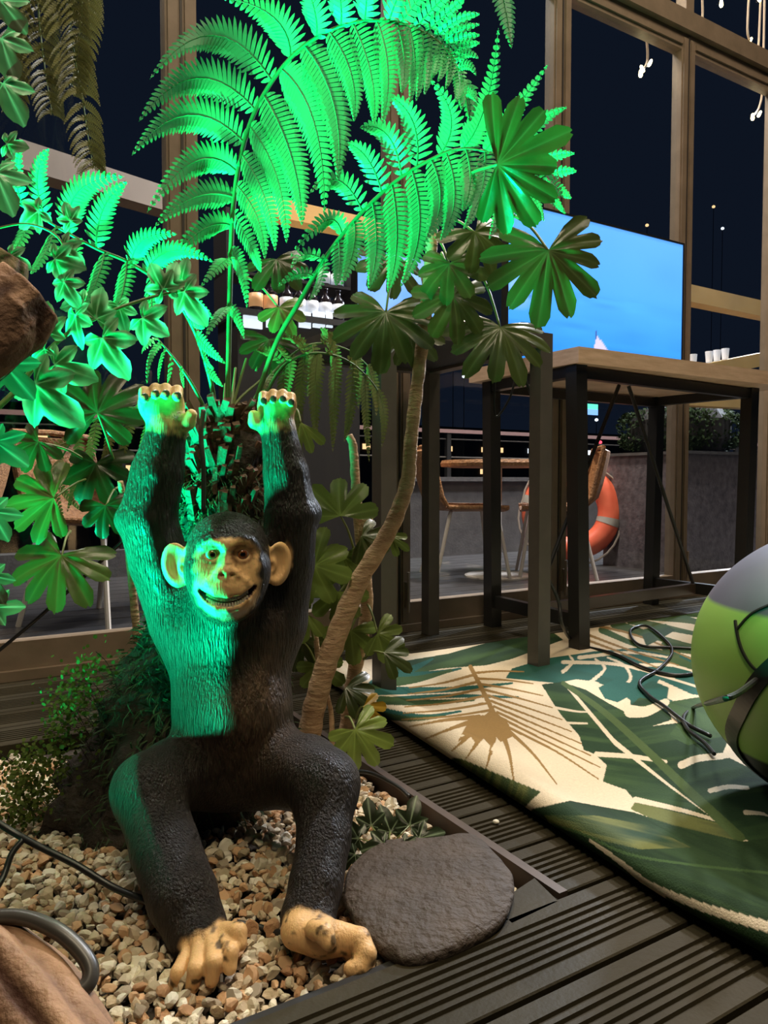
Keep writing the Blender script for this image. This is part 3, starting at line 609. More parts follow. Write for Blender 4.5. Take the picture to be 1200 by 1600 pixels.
# the panels run as gores round a tilted axis
ax = nrm([.35, -.75, .55]); e1 = nrm(np.cross(ax, [0, 0, 1])); e2 = np.cross(ax, e1)
lat = vs@ax; lon = np.degrees(np.arctan2(vs@e2, vs@e1))
colr = np.tile(grey, (len(vs), 1)); zz = vs[:, 2]
side = vs@nrm([-.9, -.45, -.1])
colr[zz < .42] = lime; colr[(zz < .42) & (vs@nrm([.35, -.93, 0]) > .42)] = grn
colr[zz < -.55] = blk
add('ball_skin', wv, fs, pm('inflatable_vinyl', (0, 0, 0), rough=.45, attr=True, bump=.08, bscale=8), t, smooth=True, cols=colr)
def strap(dirs, w, name, lift=1.006):
    p = spline([bc+nrm(d)*br*lift for d in dirs], 8); p = np.array([bc+nrm((q-bc)/br)*br*lift for q in p]); m = MB(); vs = []; fs = []
    for i, q in enumerate(p):
        tg = nrm(p[min(i+1, len(p)-1)]-p[max(i-1, 0)]); n = nrm((q-bc)/br); s = nrm(np.cross(tg, n)); vs += [q-s*w/2-n*.006, q-s*w/2+n*.002, q+s*w/2+n*.002, q+s*w/2-n*.006]
    for i in range(len(p)-1):
        a = i*4
        for k in range(3): fs.append((a+k, a+k+1, a+5+k, a+4+k))
    m.add(vs, fs); m.build(name, M['black_plastic'], t)
strap([bdir(1215, 1035), bdir(1185, 1065), bdir(1158, 1110), bdir(1146, 1160), bdir(1160, 1230), bdir(1190, 1290)], .028, 'strap')
strap([bdir(1150, 1200), bdir(1175, 1210), bdir(1200, 1250), bdir(1230, 1300)], .035, 'strap')
strap([bdir(1152, 985), bdir(1175, 960), bdir(1205, 945)], .003, 'seam')
strap([bdir(1150, 970), bdir(1160, 1015), bdir(1180, 1045), bdir(1200, 1050)], .004, 'seam')
# tether cord of the ball
cd = [bdir(1185, 1062)*br*1.02+bc, P(1150, 1085, 1.06), P(1120, 1095, 1.12), G(1085, 1105, .018), G(1068, 1120, .016), G(1075, 1140, .016), G(1100, 1160, .016), G(1116, 1178, .016)]
MB().tube(spline(cd, 8), .0045, 8).build('tether_cord', M['cable'], t)
# cables
def cable(name, pts, r, label, mat=None):
    return MB().tube(spline(pts, 8), r, 8).build(name, mat or M['cable'], smooth=True, label=label, cat='cable')
g = lambda x, y, z=.016: G(x, y, z)
cable('power_cable', [P(855, 900, 2.42), P(873, 940, 2.45), P(878, 975, 2.45), g(900, 1005), g(960, 1022), g(1010, 1045), g(1070, 1055), g(1130, 1035)], .006, 'thin black power cable trailing from the table leg across the rug')
cable('power_cable', [g(1128, 1016), g(1060, 1012), g(1000, 1008), g(985, 985), g(1010, 978), g(1040, 1000), g(1050, 1020), g(1030, 1045), g(1000, 1065), g(1012, 1085), g(1040, 1105), g(1075, 1132), g(1110, 1150)], .005, 'looping thin black cable on the rug in front of the wooden table')
cable('television_cable', [P(818, 585, 2.5), P(835, 640, 2.5), P(828, 700, 2.5), P(832, 740, 2.45), P(845, 780, 2.4)], .005, 'thin cable hanging beside the grey table leg')
cable('television_cable', [P(806, 590, 2.6), P(795, 625, 2.6), P(774, 650, 2.6), P(773, 590, 2.6)], .004, 'short looped cable hanging under the left end of the wooden table')
# icicle fairy lights outside the glass
M['bulb'] = pm('fairy_bulb', (1, .85, .5), emit=(1, .78, .38), estr=14); M['wire'] = pm('pale_wire', (.5, .38, .28), rough=.5)
VL = 2.60
strands = [([(1000, -40), (1003, -5), (1012, 8), (1020, 14)], 'leftmost short fairy light strand above the window header'), ([(1010, -40), (1012, 0), (1010, 22), (1018, 27)], 'fairy light strand second from the left above the header'),
           ([(1076, -40), (1078, 12), (1081, 30), (1070, 53)], 'fairy light strand with a bright star bulb above the middle header'), ([(1096, -40), (1098, 20), (1095, 52)], 'straight fairy light strand right of the star bulb strand'),
           ([(1127, -40), (1127, 5)], 'single fairy light high between the strands'), ([(1172, -40), (1168, 45), (1172, 70), (1160, 95)], 'left strand of the rightmost fairy light bunch'), ([(1190, -40), (1186, 60), (1184, 92), (1195, 108)], 'right strand of the rightmost fairy light bunch'),
           ([(1010, 30), (1012, 84), (1010, 100), (1001, 114)], 'fairy light strand hanging below the header in the left pane'), ([(1192, 120), (1187, 165), (1176, 182)], 'fairy light strand hanging below the header at the right edge')]
for line, lab in strands:
    p = [W(x, y, VL) for (x, y) in line]; top = np.array([*p[0][:2], 3.6]); t = empty('fairy_light_strand', top, lab, 'fairy lights', 'icicle fairy lights')
    MB().tube(spline([top]+p, 5), .006, 6).build('wire', M['wire'], t)
    q = spline(p, 3); L_ = sum(np.linalg.norm(np.diff(q, axis=0), axis=1))
    for k in range(1, len(q), 3):
        c = q[k]+UD*(.02*(-1)**k)-ZD*.012
        v, f = lathe(c, [(.006, -.02), (.009, -.012), (.007, .012), (.004, .016)], 8, nrm([.5*(-1)**k, 0, 1])); add('bulb', v, f, M['bulb'], t)
    v, f = lathe(p[-1], [(.007, -.02), (.010, -.012), (.008, .012), (.004, .016)], 8); add('bulb', v, f, M['bulb'], t)
# ================================================================== CHIMPANZEE STATUE (one continuous implicit surface)
HV = .0026
lo = np.array([-.52, .80, -.075]); hi = np.array([.03, 1.44, .82])
dims = np.ceil((hi-lo)/HV).astype(int)+1
FIELD = np.full(dims, .3, np.float32)
gx = [lo[i]+HV*np.arange(dims[i]) for i in range(3)]
SKIN = []
def sub(lo_, hi_):
    a = np.clip(((np.array(lo_)-lo)/HV).astype(int), 0, dims-1); b = np.clip(((np.array(hi_)-lo)/HV).astype(int)+2, 1, dims); return a, b
def rcone(p, a, b, ra, rb):
    ba = b-a; h = np.clip(((p-a)@ba)/(ba@ba+1e-12), 0, 1); return np.linalg.norm(p-a-h[..., None]*ba, axis=-1)-(ra+(rb-ra)*h)
def ellip(p, c, s, R=None):
    q = p-c
    if R is not None: q = q@R
    k0 = np.linalg.norm(q/s, axis=-1); k1 = np.linalg.norm(q/(s*s), axis=-1)+1e-9; return k0*(k0-1)/k1
def apply(fn, lo_, hi_, k, op):
    a, b = sub(np.array(lo_)-k-.012, np.array(hi_)+k+.012)
    if (b <= a).any(): return
    g = np.stack(np.meshgrid(gx[0][a[0]:b[0]], gx[1][a[1]:b[1]], gx[2][a[2]:b[2]], indexing='ij'), -1)
    d = fn(g).astype(np.float32); S = FIELD[a[0]:b[0], a[1]:b[1], a[2]:b[2]]
    if op == 'u': h = np.maximum(k-np.abs(S-d), 0)/k; r = np.minimum(S, d)-h*h*k*.25
    else: d = -d; h = np.maximum(k-np.abs(S-d), 0)/k; r = np.maximum(S, d)+h*h*k*.25
    FIELD[a[0]:b[0], a[1]:b[1], a[2]:b[2]] = r
def cone(a, b, ra, rb, k=.02, op='u', skin=False):
    a, b = np.asarray(a, float), np.asarray(b, float); R = max(ra, rb)
    apply(lambda p: rcone(p, a, b, ra, rb), np.minimum(a, b)-R, np.maximum(a, b)+R, k, op)
    if skin: SKIN.append(('c', a, b, ra, rb))
def ell(c, s, k=.02, op='u', R=None, skin=False):
    c, s = np.asarray(c, float), np.asarray(s, float); m = s.max()
    apply(lambda p: ellip(p, c, s, R), c-m, c+m, k, op)
    if skin: SKIN.append(('e', c, s, R))
def chain(pts, k=.02, skin=False):
    for i, (a, b) in enumerate(zip(pts[:-1], pts[1:])): cone(P(*a[:3]), P(*b[:3]), a[3], b[3], k if i == 0 else min(k, .006), skin=skin)
# torso
ell(P(358, 1005, 1.285), (.106, .083, .125), .03); ell(P(364, 1110, 1.265), (.103, .092, .115), .04); ell(P(372, 1195, 1.275), (.088, .078, .075), .04)
ell(P(300, 985, 1.29), (.055, .06, .06), .04); ell(P(420, 985, 1.29), (.055, .06, .06), .04)
cone(P(358, 960, 1.275), P(357, 905, 1.25), .075, .06, .04)
# arms
chain([(277, 965, 1.29, .050), (250, 880, 1.285, .051), (231, 812, 1.275, .049), (246, 740, 1.275, .0445), (262, 668, 1.275, .032)], .025)
cone(P(229, 812, 1.275), P(194, 813, 1.28), .03, .010, .03)
chain([(438, 965, 1.29, .047), (449, 880, 1.285, .047), (455, 806, 1.275, .045), (447, 740, 1.275, .039), (434, 668, 1.275, .029)], .025)
cone(P(456, 806, 1.275), P(488, 800, 1.28), .026, .009, .03)
# legs
chain([(322, 1200, 1.27, .066), (270, 1212, 1.19, .058), (232, 1232, 1.13, .052)], .03)
chain([(232, 1236, 1.13, .050), (258, 1325, 1.065, .048), (285, 1400, 1.01, .047), (306, 1450, .985, .040)], .025)
chain([(432, 1200, 1.27, .066), (478, 1208, 1.19, .060), (505, 1224, 1.13, .052)], .03)
chain([(507, 1228, 1.13, .049), (506, 1310, 1.07, .039), (494, 1380, 1.02, .037), (482, 1432, .99, .036)], .025)
# hands raised, fingers folded forward at the top
for (wx, sgn, xs) in ((262, 1, (226, 243, 259, 277)), (434, -1, (412, 427, 442, 455))):
    sc = 1.0 if sgn == 1 else .84; cx = (xs[0]+xs[3])/2
    cone(P(wx, 668, 1.275), P(cx+2*sgn, 645, 1.275), .031*sc, .030*sc, .012, skin=True)
    ell(P(cx+1*sgn, 636, 1.272), (.040*sc, .018, .027*sc), .012, skin=True)
    for i, x in enumerate(xs):
        dy = (5, 0, 0, 3)[i if sgn == 1 else 3-i]+(8 if sgn == -1 else 0)
        cone(P(x, 628, 1.272), P(x, 610+dy, 1.262), .0098*sc, .0095*sc, .008, skin=True)
        cone(P(x, 610+dy, 1.262), P(x, 607+dy, 1.245), .0095*sc, .009*sc, .004, skin=True)
        cone(P(x, 607+dy, 1.245), P(x, 617+dy, 1.232), .009*sc, .0085*sc, .004, skin=True)
    tx = 283 if sgn == 1 else 408
    cone(P(tx-4*sgn, 664, 1.27), P(tx+10*sgn, 660, 1.262), .015*sc, .0125*sc, .012, skin=True)
    cone(P(tx+10*sgn, 660, 1.262), P(tx+(16 if sgn == 1 else -12)*1*(1 if sgn == 1 else 1), 648, 1.258), .0125*sc, .010*sc, .006, skin=True)
# left foot: toes fanned over the gravel, big toe apart
cone(P(306, 1450, .985), P(325, 1470, .955), .036, .028, .012, skin=False)
ell(P(326, 1466, .962), (.032, .022, .018), .008, skin=True)
for pts in ([(347, 1464, .942, .0105), (360, 1488, .912, .0100), (359, 1512, .905, .0090)], [(331, 1470, .938, .0105), (334, 1503, .900, .0102), (331, 1531, .900, .0090)],
            [(313, 1475, .938, .0105), (306, 1514, .900, .0102), (301, 1541, .903, .0090)], [(297, 1483, .943, .0105), (279, 1520, .910, .0100), (272, 1543, .912, .0090)],
            [(352, 1455, .95, .012), (372, 1456, .935, .0112), (374, 1474, .928, .010)]):
    chain(pts, .0035, True)
# right foot: heel at left, thumb on top, long toes curling round at the right
cone(P(482, 1436, .985), P(492, 1455, .965), .034, .026, .012)
cone(P(466, 1455, .95), P(505, 1466, .945), .023, .022, .012, skin=True); cone(P(505, 1466, .945), P(542, 1470, .945), .020, .018, .012, skin=True)
chain([(492, 1452, .925, .0125), (506, 1458, .912, .0115), (513, 1472, .905, .010)], .006, True)
chain([(530, 1460, .945, .015), (562, 1468, .938, .0135), (572, 1490, .925, .0125), (560, 1512, .915, .0115), (548, 1514, .912, .0095)], .006, True)
chain([(545, 1470, .95, .014), (572, 1496, .935, .0125), (570, 1522, .92, .0115), (552, 1530, .915, .0095)], .005, True)
chain([(545, 1478, .955, .014), (572, 1512, .938, .012), (566, 1538, .925, .011), (552, 1546, .92, .009)], .005, True)
# head
HC = P(356, 881, 1.185); yaw = math.radians(11)
ha = RV*math.cos(yaw)+FV*math.sin(yaw)*-1*-1*0+RV*0; ha = nrm(RV*math.cos(yaw)+FV*math.sin(yaw)); hc = nrm(-FV*math.cos(yaw)+RV*math.sin(yaw)); hb = UPV
HR = np.stack([ha, hb, hc], 1)
def H(a, b, c): return HC+(ha*a+hb*b+hc*c)*.00103
def hs(*s): return np.array(s)*.00103
def hell(c, s, k=.012, op='u', rot=None, skin=False):
    R = HR if rot is None else HR@rot; ell(H(*c), hs(*s), k, op, R, skin)
def hchain(pts, r, k=.008, op='u', skin=False):
    r = r if hasattr(r, '__len__') else [r]*len(pts)
    for i in range(len(pts)-1): cone(H(*pts[i]), H(*pts[i+1]), r[i]*.00103, r[i+1]*.00103, k, op, skin)
hell((0, 20, -10), (64, 62, 64), .03); hell((0, -24, 4), (60, 54, 52), .03); hell((0, -52, 14), (46, 34, 42), .025)
hell((0, -34, 36), (40, 30, 34), .02); hell((0, -60, 34), (28, 22, 28), .02)
hell((-40, -8, 26), (22, 30, 24), .02); hell((40, -8, 26), (22, 30, 24), .02)
hchain([(-42, 26, 36), (-34, 36, 46), (-20, 40, 53), (-7, 34, 56), (0, 31, 57), (7, 34, 56), (20, 40, 53), (34, 36, 46), (42, 26, 36)], 7.5, .01)
hell((-22, 18, 62), (15, 12, 14), .008, 's'); hell((22, 18, 62), (15, 12, 14), .008, 's')
hchain([(0, 26, 52), (0, 6, 58), (0, -6, 64)], [8, 8, 9], .010)
hell((0, -10, 64), (17, 9, 9), .007); hell((-9, -11, 64), (9, 8, 9), .005); hell((9, -11, 64), (9, 8, 9), .005)
hell((-7.5, -12.5, 72.5), (4.2, 3.4, 6), .003, 's'); hell((7.5, -12.5, 72.5), (4.2, 3.4, 6), .003, 's')
hell((0, -30, 62), (24, 12, 11), .012)
# eyelids and wrinkles under the eyes
for s_ in (-1, 1):
    hchain([(s_*36, 17, 44), (s_*30, 26, 49.5), (s_*22, 29, 52.5), (s_*14, 25, 52), (s_*10, 17, 50)], 3.4, .004)
    hchain([(s_*36, 16, 44), (s_*30, 9.5, 49.5), (s_*22, 7, 52), (s_*14, 10, 52), (s_*10, 16, 50)], 3.2, .004)
    hchain([(s_*40, 10, 43), (s_*32, 1, 50), (s_*22, -1.5, 53), (s_*13, 2, 55)], 2.6, .003)
    hchain([(s_*41, 3, 44), (s_*33, -6, 50), (s_*24, -9, 54)], 2.2, .003)
    hchain([(s_*18, -14, 66), (s_*27, -22, 62), (s_*34, -30, 56)], 3.0, .006)
# open smiling mouth
mouth = [(-37, -36, 50), (-29, -45, 58), (-16, -50, 66), (0, -52, 69), (16, -49, 67), (29, -42, 60), (38, -31, 50)]
hchain(mouth, [3.5, 7, 9.5, 10.5, 9.5, 7, 3.5], .004, 's')
hchain([(a, b-(10.5 if abs(a) < 20 else 8), c-3) for (a, b, c) in mouth], [3, 4, 4.4, 4.6, 4.4, 4, 3], .004)
hchain([(a, b+10.5, c-1) for (a, b, c) in mouth[1:-1]], [3, 4, 4.2, 4, 3], .006)
# ears: thin dished plates
for s_ in (-1, 1):
    ry = math.radians(s_*(22 if s_ < 0 else 34)); rz = math.radians(-s_*10)
    Ry = np.array([[math.cos(ry), 0, math.sin(ry)], [0, 1, 0], [-math.sin(ry), 0, math.cos(ry)]]); Rz = np.array([[math.cos(rz), -math.sin(rz), 0], [math.sin(rz), math.cos(rz), 0], [0, 0, 1]]); rot = Ry@Rz
    cx = s_*79
    hell((cx, -2, -14), (25, 36, 9), .006, 'u', rot, True); hell((cx-s_*2, 0, -4), (18, 28, 9), .005, 's', rot); hell((cx-s_*12, -4, -9), (9, 14, 8), .006, 'u', rot, True)
    hell((cx-s_*10, -6, -1), (4, 6, 6), .004, 's', rot)
def surface_nets(F, o, h):
    s = F < 0; nx, ny, nz = F.shape
    c = s[:-1, :-1, :-1].astype(np.uint8)
    for dx in (0, 1):
        for dy in (0, 1):
            for dz in (0, 1):
                if dx+dy+dz: c = c+s[dx:nx-1+dx, dy:ny-1+dy, dz:nz-1+dz]
    A = np.argwhere((c > 0) & (c < 8)); idm = np.full(c.shape, -1, np.int32); idm[A[:, 0], A[:, 1], A[:, 2]] = np.arange(len(A))
    acc = np.zeros((len(A), 3)); cnt = np.zeros(len(A))
    cor = [(x, y, z) for x in (0, 1) for y in (0, 1) for z in (0, 1)]
    for i in range(8):
        for j in range(i+1, 8):
            if sum(abs(np.array(cor[i])-np.array(cor[j]))) != 1: continue
            a = F[A[:, 0]+cor[i][0], A[:, 1]+cor[i][1], A[:, 2]+cor[i][2]]; b = F[A[:, 0]+cor[j][0], A[:, 1]+cor[j][1], A[:, 2]+cor[j][2]]
            m = (a < 0) != (b < 0); t = np.where(m, a/np.where(m, a-b, 1), 0)
            acc += m[:, None]*(np.array(cor[i])+t[:, None]*(np.array(cor[j])-np.array(cor[i]))); cnt += m
    V = o+h*(A+acc/cnt[:, None]); Q = []
    for ax in range(3):
        sl0 = [slice(None)]*3; sl1 = [slice(None)]*3; sl0[ax] = slice(0, -1); sl1[ax] = slice(1, None)
        e = s[tuple(sl0)] != s[tuple(sl1)]; E = np.argwhere(e); p, q = [(1, 2), (2, 0), (0, 1)][ax]
        E = E[(E[:, p] > 0) & (E[:, q] > 0) & (E[:, p] < F.shape[p]-1) & (E[:, q] < F.shape[q]-1)]
        def cid(dp, dq): k = E.copy(); k[:, p] -= dp; k[:, q] -= dq; return idm[k[:, 0], k[:, 1], k[:, 2]]
        qd = np.stack([cid(1, 1), cid(0, 1), cid(0, 0), cid(1, 0)], 1); fl_ = ~s[E[:, 0], E[:, 1], E[:, 2]]; qd[fl_] = qd[fl_][:, ::-1]; Q.append(qd)
    return V, np.vstack(Q)
BV_, BQ = surface_nets(FIELD, lo, HV)
ev = np.vstack([BQ[:, [0, 1]], BQ[:, [1, 2]], BQ[:, [2, 3]], BQ[:, [3, 0]]]); deg = np.bincount(ev[:, 0], minlength=len(BV_))[:, None]+0.0
for w_ in (.45,):                                   # one light relax
    sm = np.zeros_like(BV_)
    for i in range(3): sm[:, i] = np.bincount(ev[:, 0], BV_[ev[:, 1], i], len(BV_))
    BV_ = BV_*(1-w_)+w_*sm/np.maximum(deg, 1)
# bare skin: face mask, ears, hands, feet
sd = np.full(len(BV_), 1.0)
for s_ in SKIN:
    d = rcone(BV_, *s_[1:]) if s_[0] == 'c' else ellip(BV_, s_[1], s_[2], s_[3]); sd = np.minimum(sd, d)
hl = (BV_-HC)@HR/.00103; nz_ = vnoise(BV_, 160, 2)*3
fa = np.sqrt((hl[:, 0]/47)**2+((hl[:, 1]-18)/25)**2)-1; fb = np.sqrt((hl[:, 0]/49)**2+((hl[:, 1]+32)/48)**2)-1; fa = np.minimum(fa, np.sqrt((hl[:, 0]/48)**2+((hl[:, 1]+2)/30)**2)-1)
fm = np.clip(.5-np.minimum(fa, fb)*6+nz_*.12, 0, 1)*np.clip((hl[:, 2]-14)/10, 0, 1)*(np.abs(hl[:, 1]) < 95)*(np.abs(hl[:, 0]) < 66)*(hl[:, 2] < 100)
sk = np.clip(.5-(sd-.0045+nz_*.0006)*160, 0, 1); sk = np.where(BV_[:, 2] > .60, sk*np.clip((BV_[:, 2]-.652-nz_*.003)/.012, 0, 1), sk)
sk = np.maximum(sk, fm)[:, None]
beard = (np.clip((-hl[:, 1]-58)/12, 0, 1)*fm)[:, None]
fur = srgb((62, 55, 50))*.5; skin = srgb((232, 186, 128)); pale = srgb((205, 190, 172))
bpx, bpy_, _ = proj(BV_); bare = np.exp(-((bpx-392)/62)**2-((bpy_-1085)/120)**2)*np.clip((1.27-BV_[:, 1])/.05, 0, 1)*(hl[:, 1] < -75)
fl2 = fur*(1+.3*vnoise(BV_, 14, 9))[:, None]; fl2 = fl2*(1-bare[:, None])+srgb((122, 98, 76))*.62*bare[:, None]
strand = vnoise(BV_*np.array([1, 1, .22]), 420, 12)*.5+vnoise(BV_*np.array([1, 1, .3]), 200, 15)*.5; fl2 = fl2*(1+.75*strand)[:, None]
wear = np.clip(vnoise(BV_, 90, 5)+.5*vnoise(BV_, 240, 6)-.36, 0, 1)[:, None]*3*(BV_[:, 2] < .12)[:, None]
rim = np.max([np.exp(-((np.hypot(hl[:, 0]-q*22, (hl[:, 1]-17)*1.15)-14.5)/3.0)**2) for q in (-1, 1)], 0)*fm; crease_shade = np.clip(vnoise(BV_*np.array([.5, .5, 1.6]), 330, 21)-.25, 0, 1)*fm*(np.abs(hl[:, 1]) < 32); skin_shade = np.clip(rim*.6+crease_shade*.8, 0, .75)[:, None]; skin = skin*(1-skin_shade)+srgb((92, 56, 34))*skin_shade  # shading painted into the skin colour: brown eye rims and creases
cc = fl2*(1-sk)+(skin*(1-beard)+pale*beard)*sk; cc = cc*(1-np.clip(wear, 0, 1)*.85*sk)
inmouth = np.min([rcone(BV_, H(*mouth[i]), H(*mouth[i+1]), .0066, .0066) for i in range(6)], 0) < .0; cc[inmouth & (hl[:, 2] < 72)] = srgb((70, 34, 26))
statue = empty('chimpanzee_statue', [*P(370, 1240, 1.2)[:2], -.03], 'dark chimpanzee statue sitting on the gravel with both arms raised', 'statue')
# sculpted fur: strands run down the limbs
fm_ = pm('sculpted_fur_and_skin', (0, 0, 0), .22, rough=.42, nscale=120, stretch=(1, 1, .25), attr=True, bump=.8, bscale=330, bstretch=(1, 1, .16), spec=.35)
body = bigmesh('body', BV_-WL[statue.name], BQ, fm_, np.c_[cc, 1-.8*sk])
nt_ = fm_.node_tree; bn = [q for q in nt_.nodes if q.type == 'BUMP'][0]; an = [q for q in nt_.nodes if q.type == 'ATTRIBUTE'][0]; nt_.links.new(an.outputs['Alpha'], bn.inputs['Strength']); body.parent = statue
M['eye'] = pm('eye_brown', (0, 0, 0), rough=.12, attr=True, coat=.5); M['teeth'] = pm('cream_teeth', (.62, .55, .40), rough=.35)
for s_ in (-1, 1):
    c = H(s_*22, 17.5, 46.5); vs, fs = lathe(c, [(.0108*math.sin(a), .0108*-math.cos(a)) for a in np.linspace(.05, math.pi-.05, 18)], 24, nrm(hc+.12*RV*s_*0))
    d = (np.array(vs)-c)@nrm(hc+.05*RV)/.0108; cl_ = np.where(d[:, None] > .93, srgb((8, 6, 6)), np.where(d[:, None] > .74, srgb((140, 74, 36)), srgb((170, 150, 130)))); add('eye', vs, fs, M['eye'], statue, smooth=True, cols=cl_)
m = MB(); tc_ = spline(mouth[1:-1], 4)
for row in (1, -1):
    for k, q in enumerate(tc_):
        a, b, c = q; w = 1.75; hgt = 3.6
        m2 = MB(); pts_ = [H(a+dx*w, b+row*5.0+dy*hgt, c-2.5+dz*2.5) for dz in (-1, 1) for (dx, dy) in ((-1, -1), (1, -1), (.8, 1), (-.8, 1))]; m2.add(pts_, BOXF); m2.build('tooth', M['teeth'], statue)
# nails on the folded fingers
M['nail'] = pm('dark_nail', (.05, .035, .025), rough=.3)
for xs, dy0, sc in (((226, 243, 259, 277), 0, 1), ((412, 427, 442, 455), 8, .84)):
    for i, x in enumerate(xs):
        dy = ((5, 0, 0, 3) if sc == 1 else (3, 0, 0, 5))[i]+dy0
        v, f = lathe(P(x, 615+dy, 1.2265), [(.0068*sc, 0), (.0055*sc, .0015), (.002*sc, .002)], 10, -FV); add('nail', v, f, M['nail'], statue)

# ================================================================== GRAVEL, ROCK, DRIFTWOOD
M['gravel'] = pm('gravel_stone', (0, 0, 0), .25, rough=.75, nscale=60, attr=True, bump=.4, bscale=140)
def ico(sub=1):
    bm = bmesh.new(); bmesh.ops.create_icosphere(bm, subdivisions=sub+1 if sub else 1, radius=1); v = np.array([q.co for q in bm.verts]); f = [tuple(x.index for x in q.verts) for q in bm.faces]; bm.free(); return v, f
iv, ifc = ico(1)
shapes = []
for k in range(14):
    s = np.array([1, .62+.35*rng.random(), .45+.3*rng.random()]); d = iv*s
    for q in range(5):                              # chip flat facets
        n = nrm(rng.normal(size=3)); h = .55+.3*rng.random(); e_ = d@n; d = d-np.maximum(e_-h*abs(n@s)**.5*.8, 0)[:, None]*n
    d = d*(1+.10*rng.normal(size=(len(d), 1))*.6); shapes.append(d)
gcols = [srgb(c) for c in ((226, 214, 188), (212, 196, 166), (200, 178, 146), (212, 170, 128), (186, 170, 140), (236, 228, 208), (190, 146, 106), (168, 152, 130))]
smesh = []
for k in range(14):
    for ci in range(len(gcols)):
        me = mesh_data('gravel_stone', shapes[k], ifc); a = me.color_attributes.new('col', 'FLOAT_COLOR', 'POINT'); c = np.ones((len(iv), 4), np.float32); c[:, :3] = gcols[ci]; a.data.foreach_set('color', c.ravel()); me.materials.append(M['gravel']); smesh.append(me)
stones = []
rockpx = [(600, 1318), (680, 1312), (745, 1312), (785, 1345), (806, 1375), (796, 1415), (770, 1440), (700, 1472), (640, 1484), (600, 1468), (560, 1440), (538, 1400), (540, 1362), (565, 1335)]
rockw = np.array([G(x, y, .022) for x, y in rockpx]); rcen = rockw.mean(0)
def inrock(p): q = (p[:2]-rcen[:2])/np.array([.10, .115]); return q@q < .8
for lay in range(2):
    step = .0142
    for u in np.arange(-.45, BU-.02, step):
        for v in np.arange(BV0+.014, BV1-.02, step):
            if rng.random() < (.12 if lay == 0 else .45): continue
            uu, vv_ = u+rng.uniform(-.006, .006), v+rng.uniform(-.006, .006); p = UV(uu, vv_)
            if p[1] > 1.62: continue
            px, py, dd = proj(p[None]); 
            if px[0] < -60 or py[0] > 1680 or inrock(p): continue
            hgt = -.030+.008*lay+.010*math.exp(-((p[0]+.3)**2+(p[1]-1.15)**2)/.05)
            edge = min(BU-.016-uu, vv_-BV0-.008); 
            if edge < .012: continue
            big = rng.random() < .12; r = (.0062+.0042*rng.random())*(1.4 if big else 1)
            stones.append((p[0], p[1], hgt+r*.3, r, rng.integers(14), rng.integers(len(gcols))))
stones = np.array(stones)
sp = stones[:, :3]; sx, sy, sdp = proj(sp)
body_px = (FIELD is not None)
vis = (sx > 5) & (sx < 1195) & (sy > 5) & (sy < 1590)
# stones hidden under the statue, the driftwood or the rock do not count
def covered(x, y):
    return (x < 190 and y > 1425+x*.85) or (535 < x < 800 and 1315 < y < 1480) or (185 < x < 350 and 1180 < y < 1460 and abs(x-(220+(y-1230)*.33)) < 55) or (445 < x < 560 and 1170 < y < 1440) or (265 < x < 590 and 1440 < y < 1550 and not (385 < x < 535 and y > 1480))
score = np.where(vis & ~np.array([covered(a, b) for a, b in zip(sx, sy)]) & (stones[:, 2] > -.0235), stones[:, 3]/sdp, 0)
top = set(np.argsort(-score)[:300].tolist())
jv = []; jf = []; jc = []
for i, (x, y, z, r, k, ci) in enumerate(stones):
    k, ci = int(k), int(ci); eul = (rng.uniform(-.6, .6), rng.uniform(-.6, .6), rng.uniform(0, 6.28))
    if i in top:
        o = bpy.data.objects.new('gravel_stone', smesh[k*len(gcols)+ci]); COL.objects.link(o); o.location = (x, y, z); o.rotation_euler = eul; o.scale = (r*1.25,)*3
        tag(o, 'small angular cream or tan gravel stone in the planting bed', 'stone', 'loose gravel stones in the bed')
    else:
        R = np.array(Matrix.Rotation(eul[2], 3, 'Z')@Matrix.Rotation(eul[1], 3, 'Y')@Matrix.Rotation(eul[0], 3, 'X')); n = len(jv)*len(iv)
        jv.append(shapes[k]*r*1.25@R.T+[x, y, z]); jf.append(np.array(ifc)+n); jc.append(np.tile(gcols[ci], (len(iv), 1)))
add('gravel', np.vstack(jv), np.vstack(jf).tolist(), M['gravel'], cols=np.vstack(jc), label='cream and tan gravel covering the planting bed', cat='gravel', kind='stuff')
# dark slab of rock
rv = []; rf = []; n = 72; rr = spline(np.vstack([rockw, rockw[:1]]), 6)[:-1]; n = len(rr)
rings = [(.72, -.05), (.82, -.022), (.93, -.004), (.985, .010), (.985, .017), (.95, .0215), (.8, .024), (.6, .026), (.4, .027), (.2, .026), (.05, .026)]
for (s, z) in rings:
    for q in rr: rv.append([rcen[0]+(q[0]-rcen[0])*s, rcen[1]+(q[1]-rcen[1])*s, z+(rcen[1]-q[1])*-.06*s])
rv = np.array(rv); rv += (vnoise(rv, 30, 3)*.004+vnoise(rv, 90, 4)*.0016)[:, None]*np.array([.6, .6, 1])
for i in range(len(rings)-1):
    for k in range(n): rf.append((i*n+k, i*n+(k+1) % n, (i+1)*n+(k+1) % n, (i+1)*n+k))
rf.append(tuple((len(rings)-1)*n+k for k in range(n)))
add('rock_slab', rv, rf, M['rock'], smooth=True, label='flat dark brown rock slab lying on the gravel beside the statue foot', cat='rock')
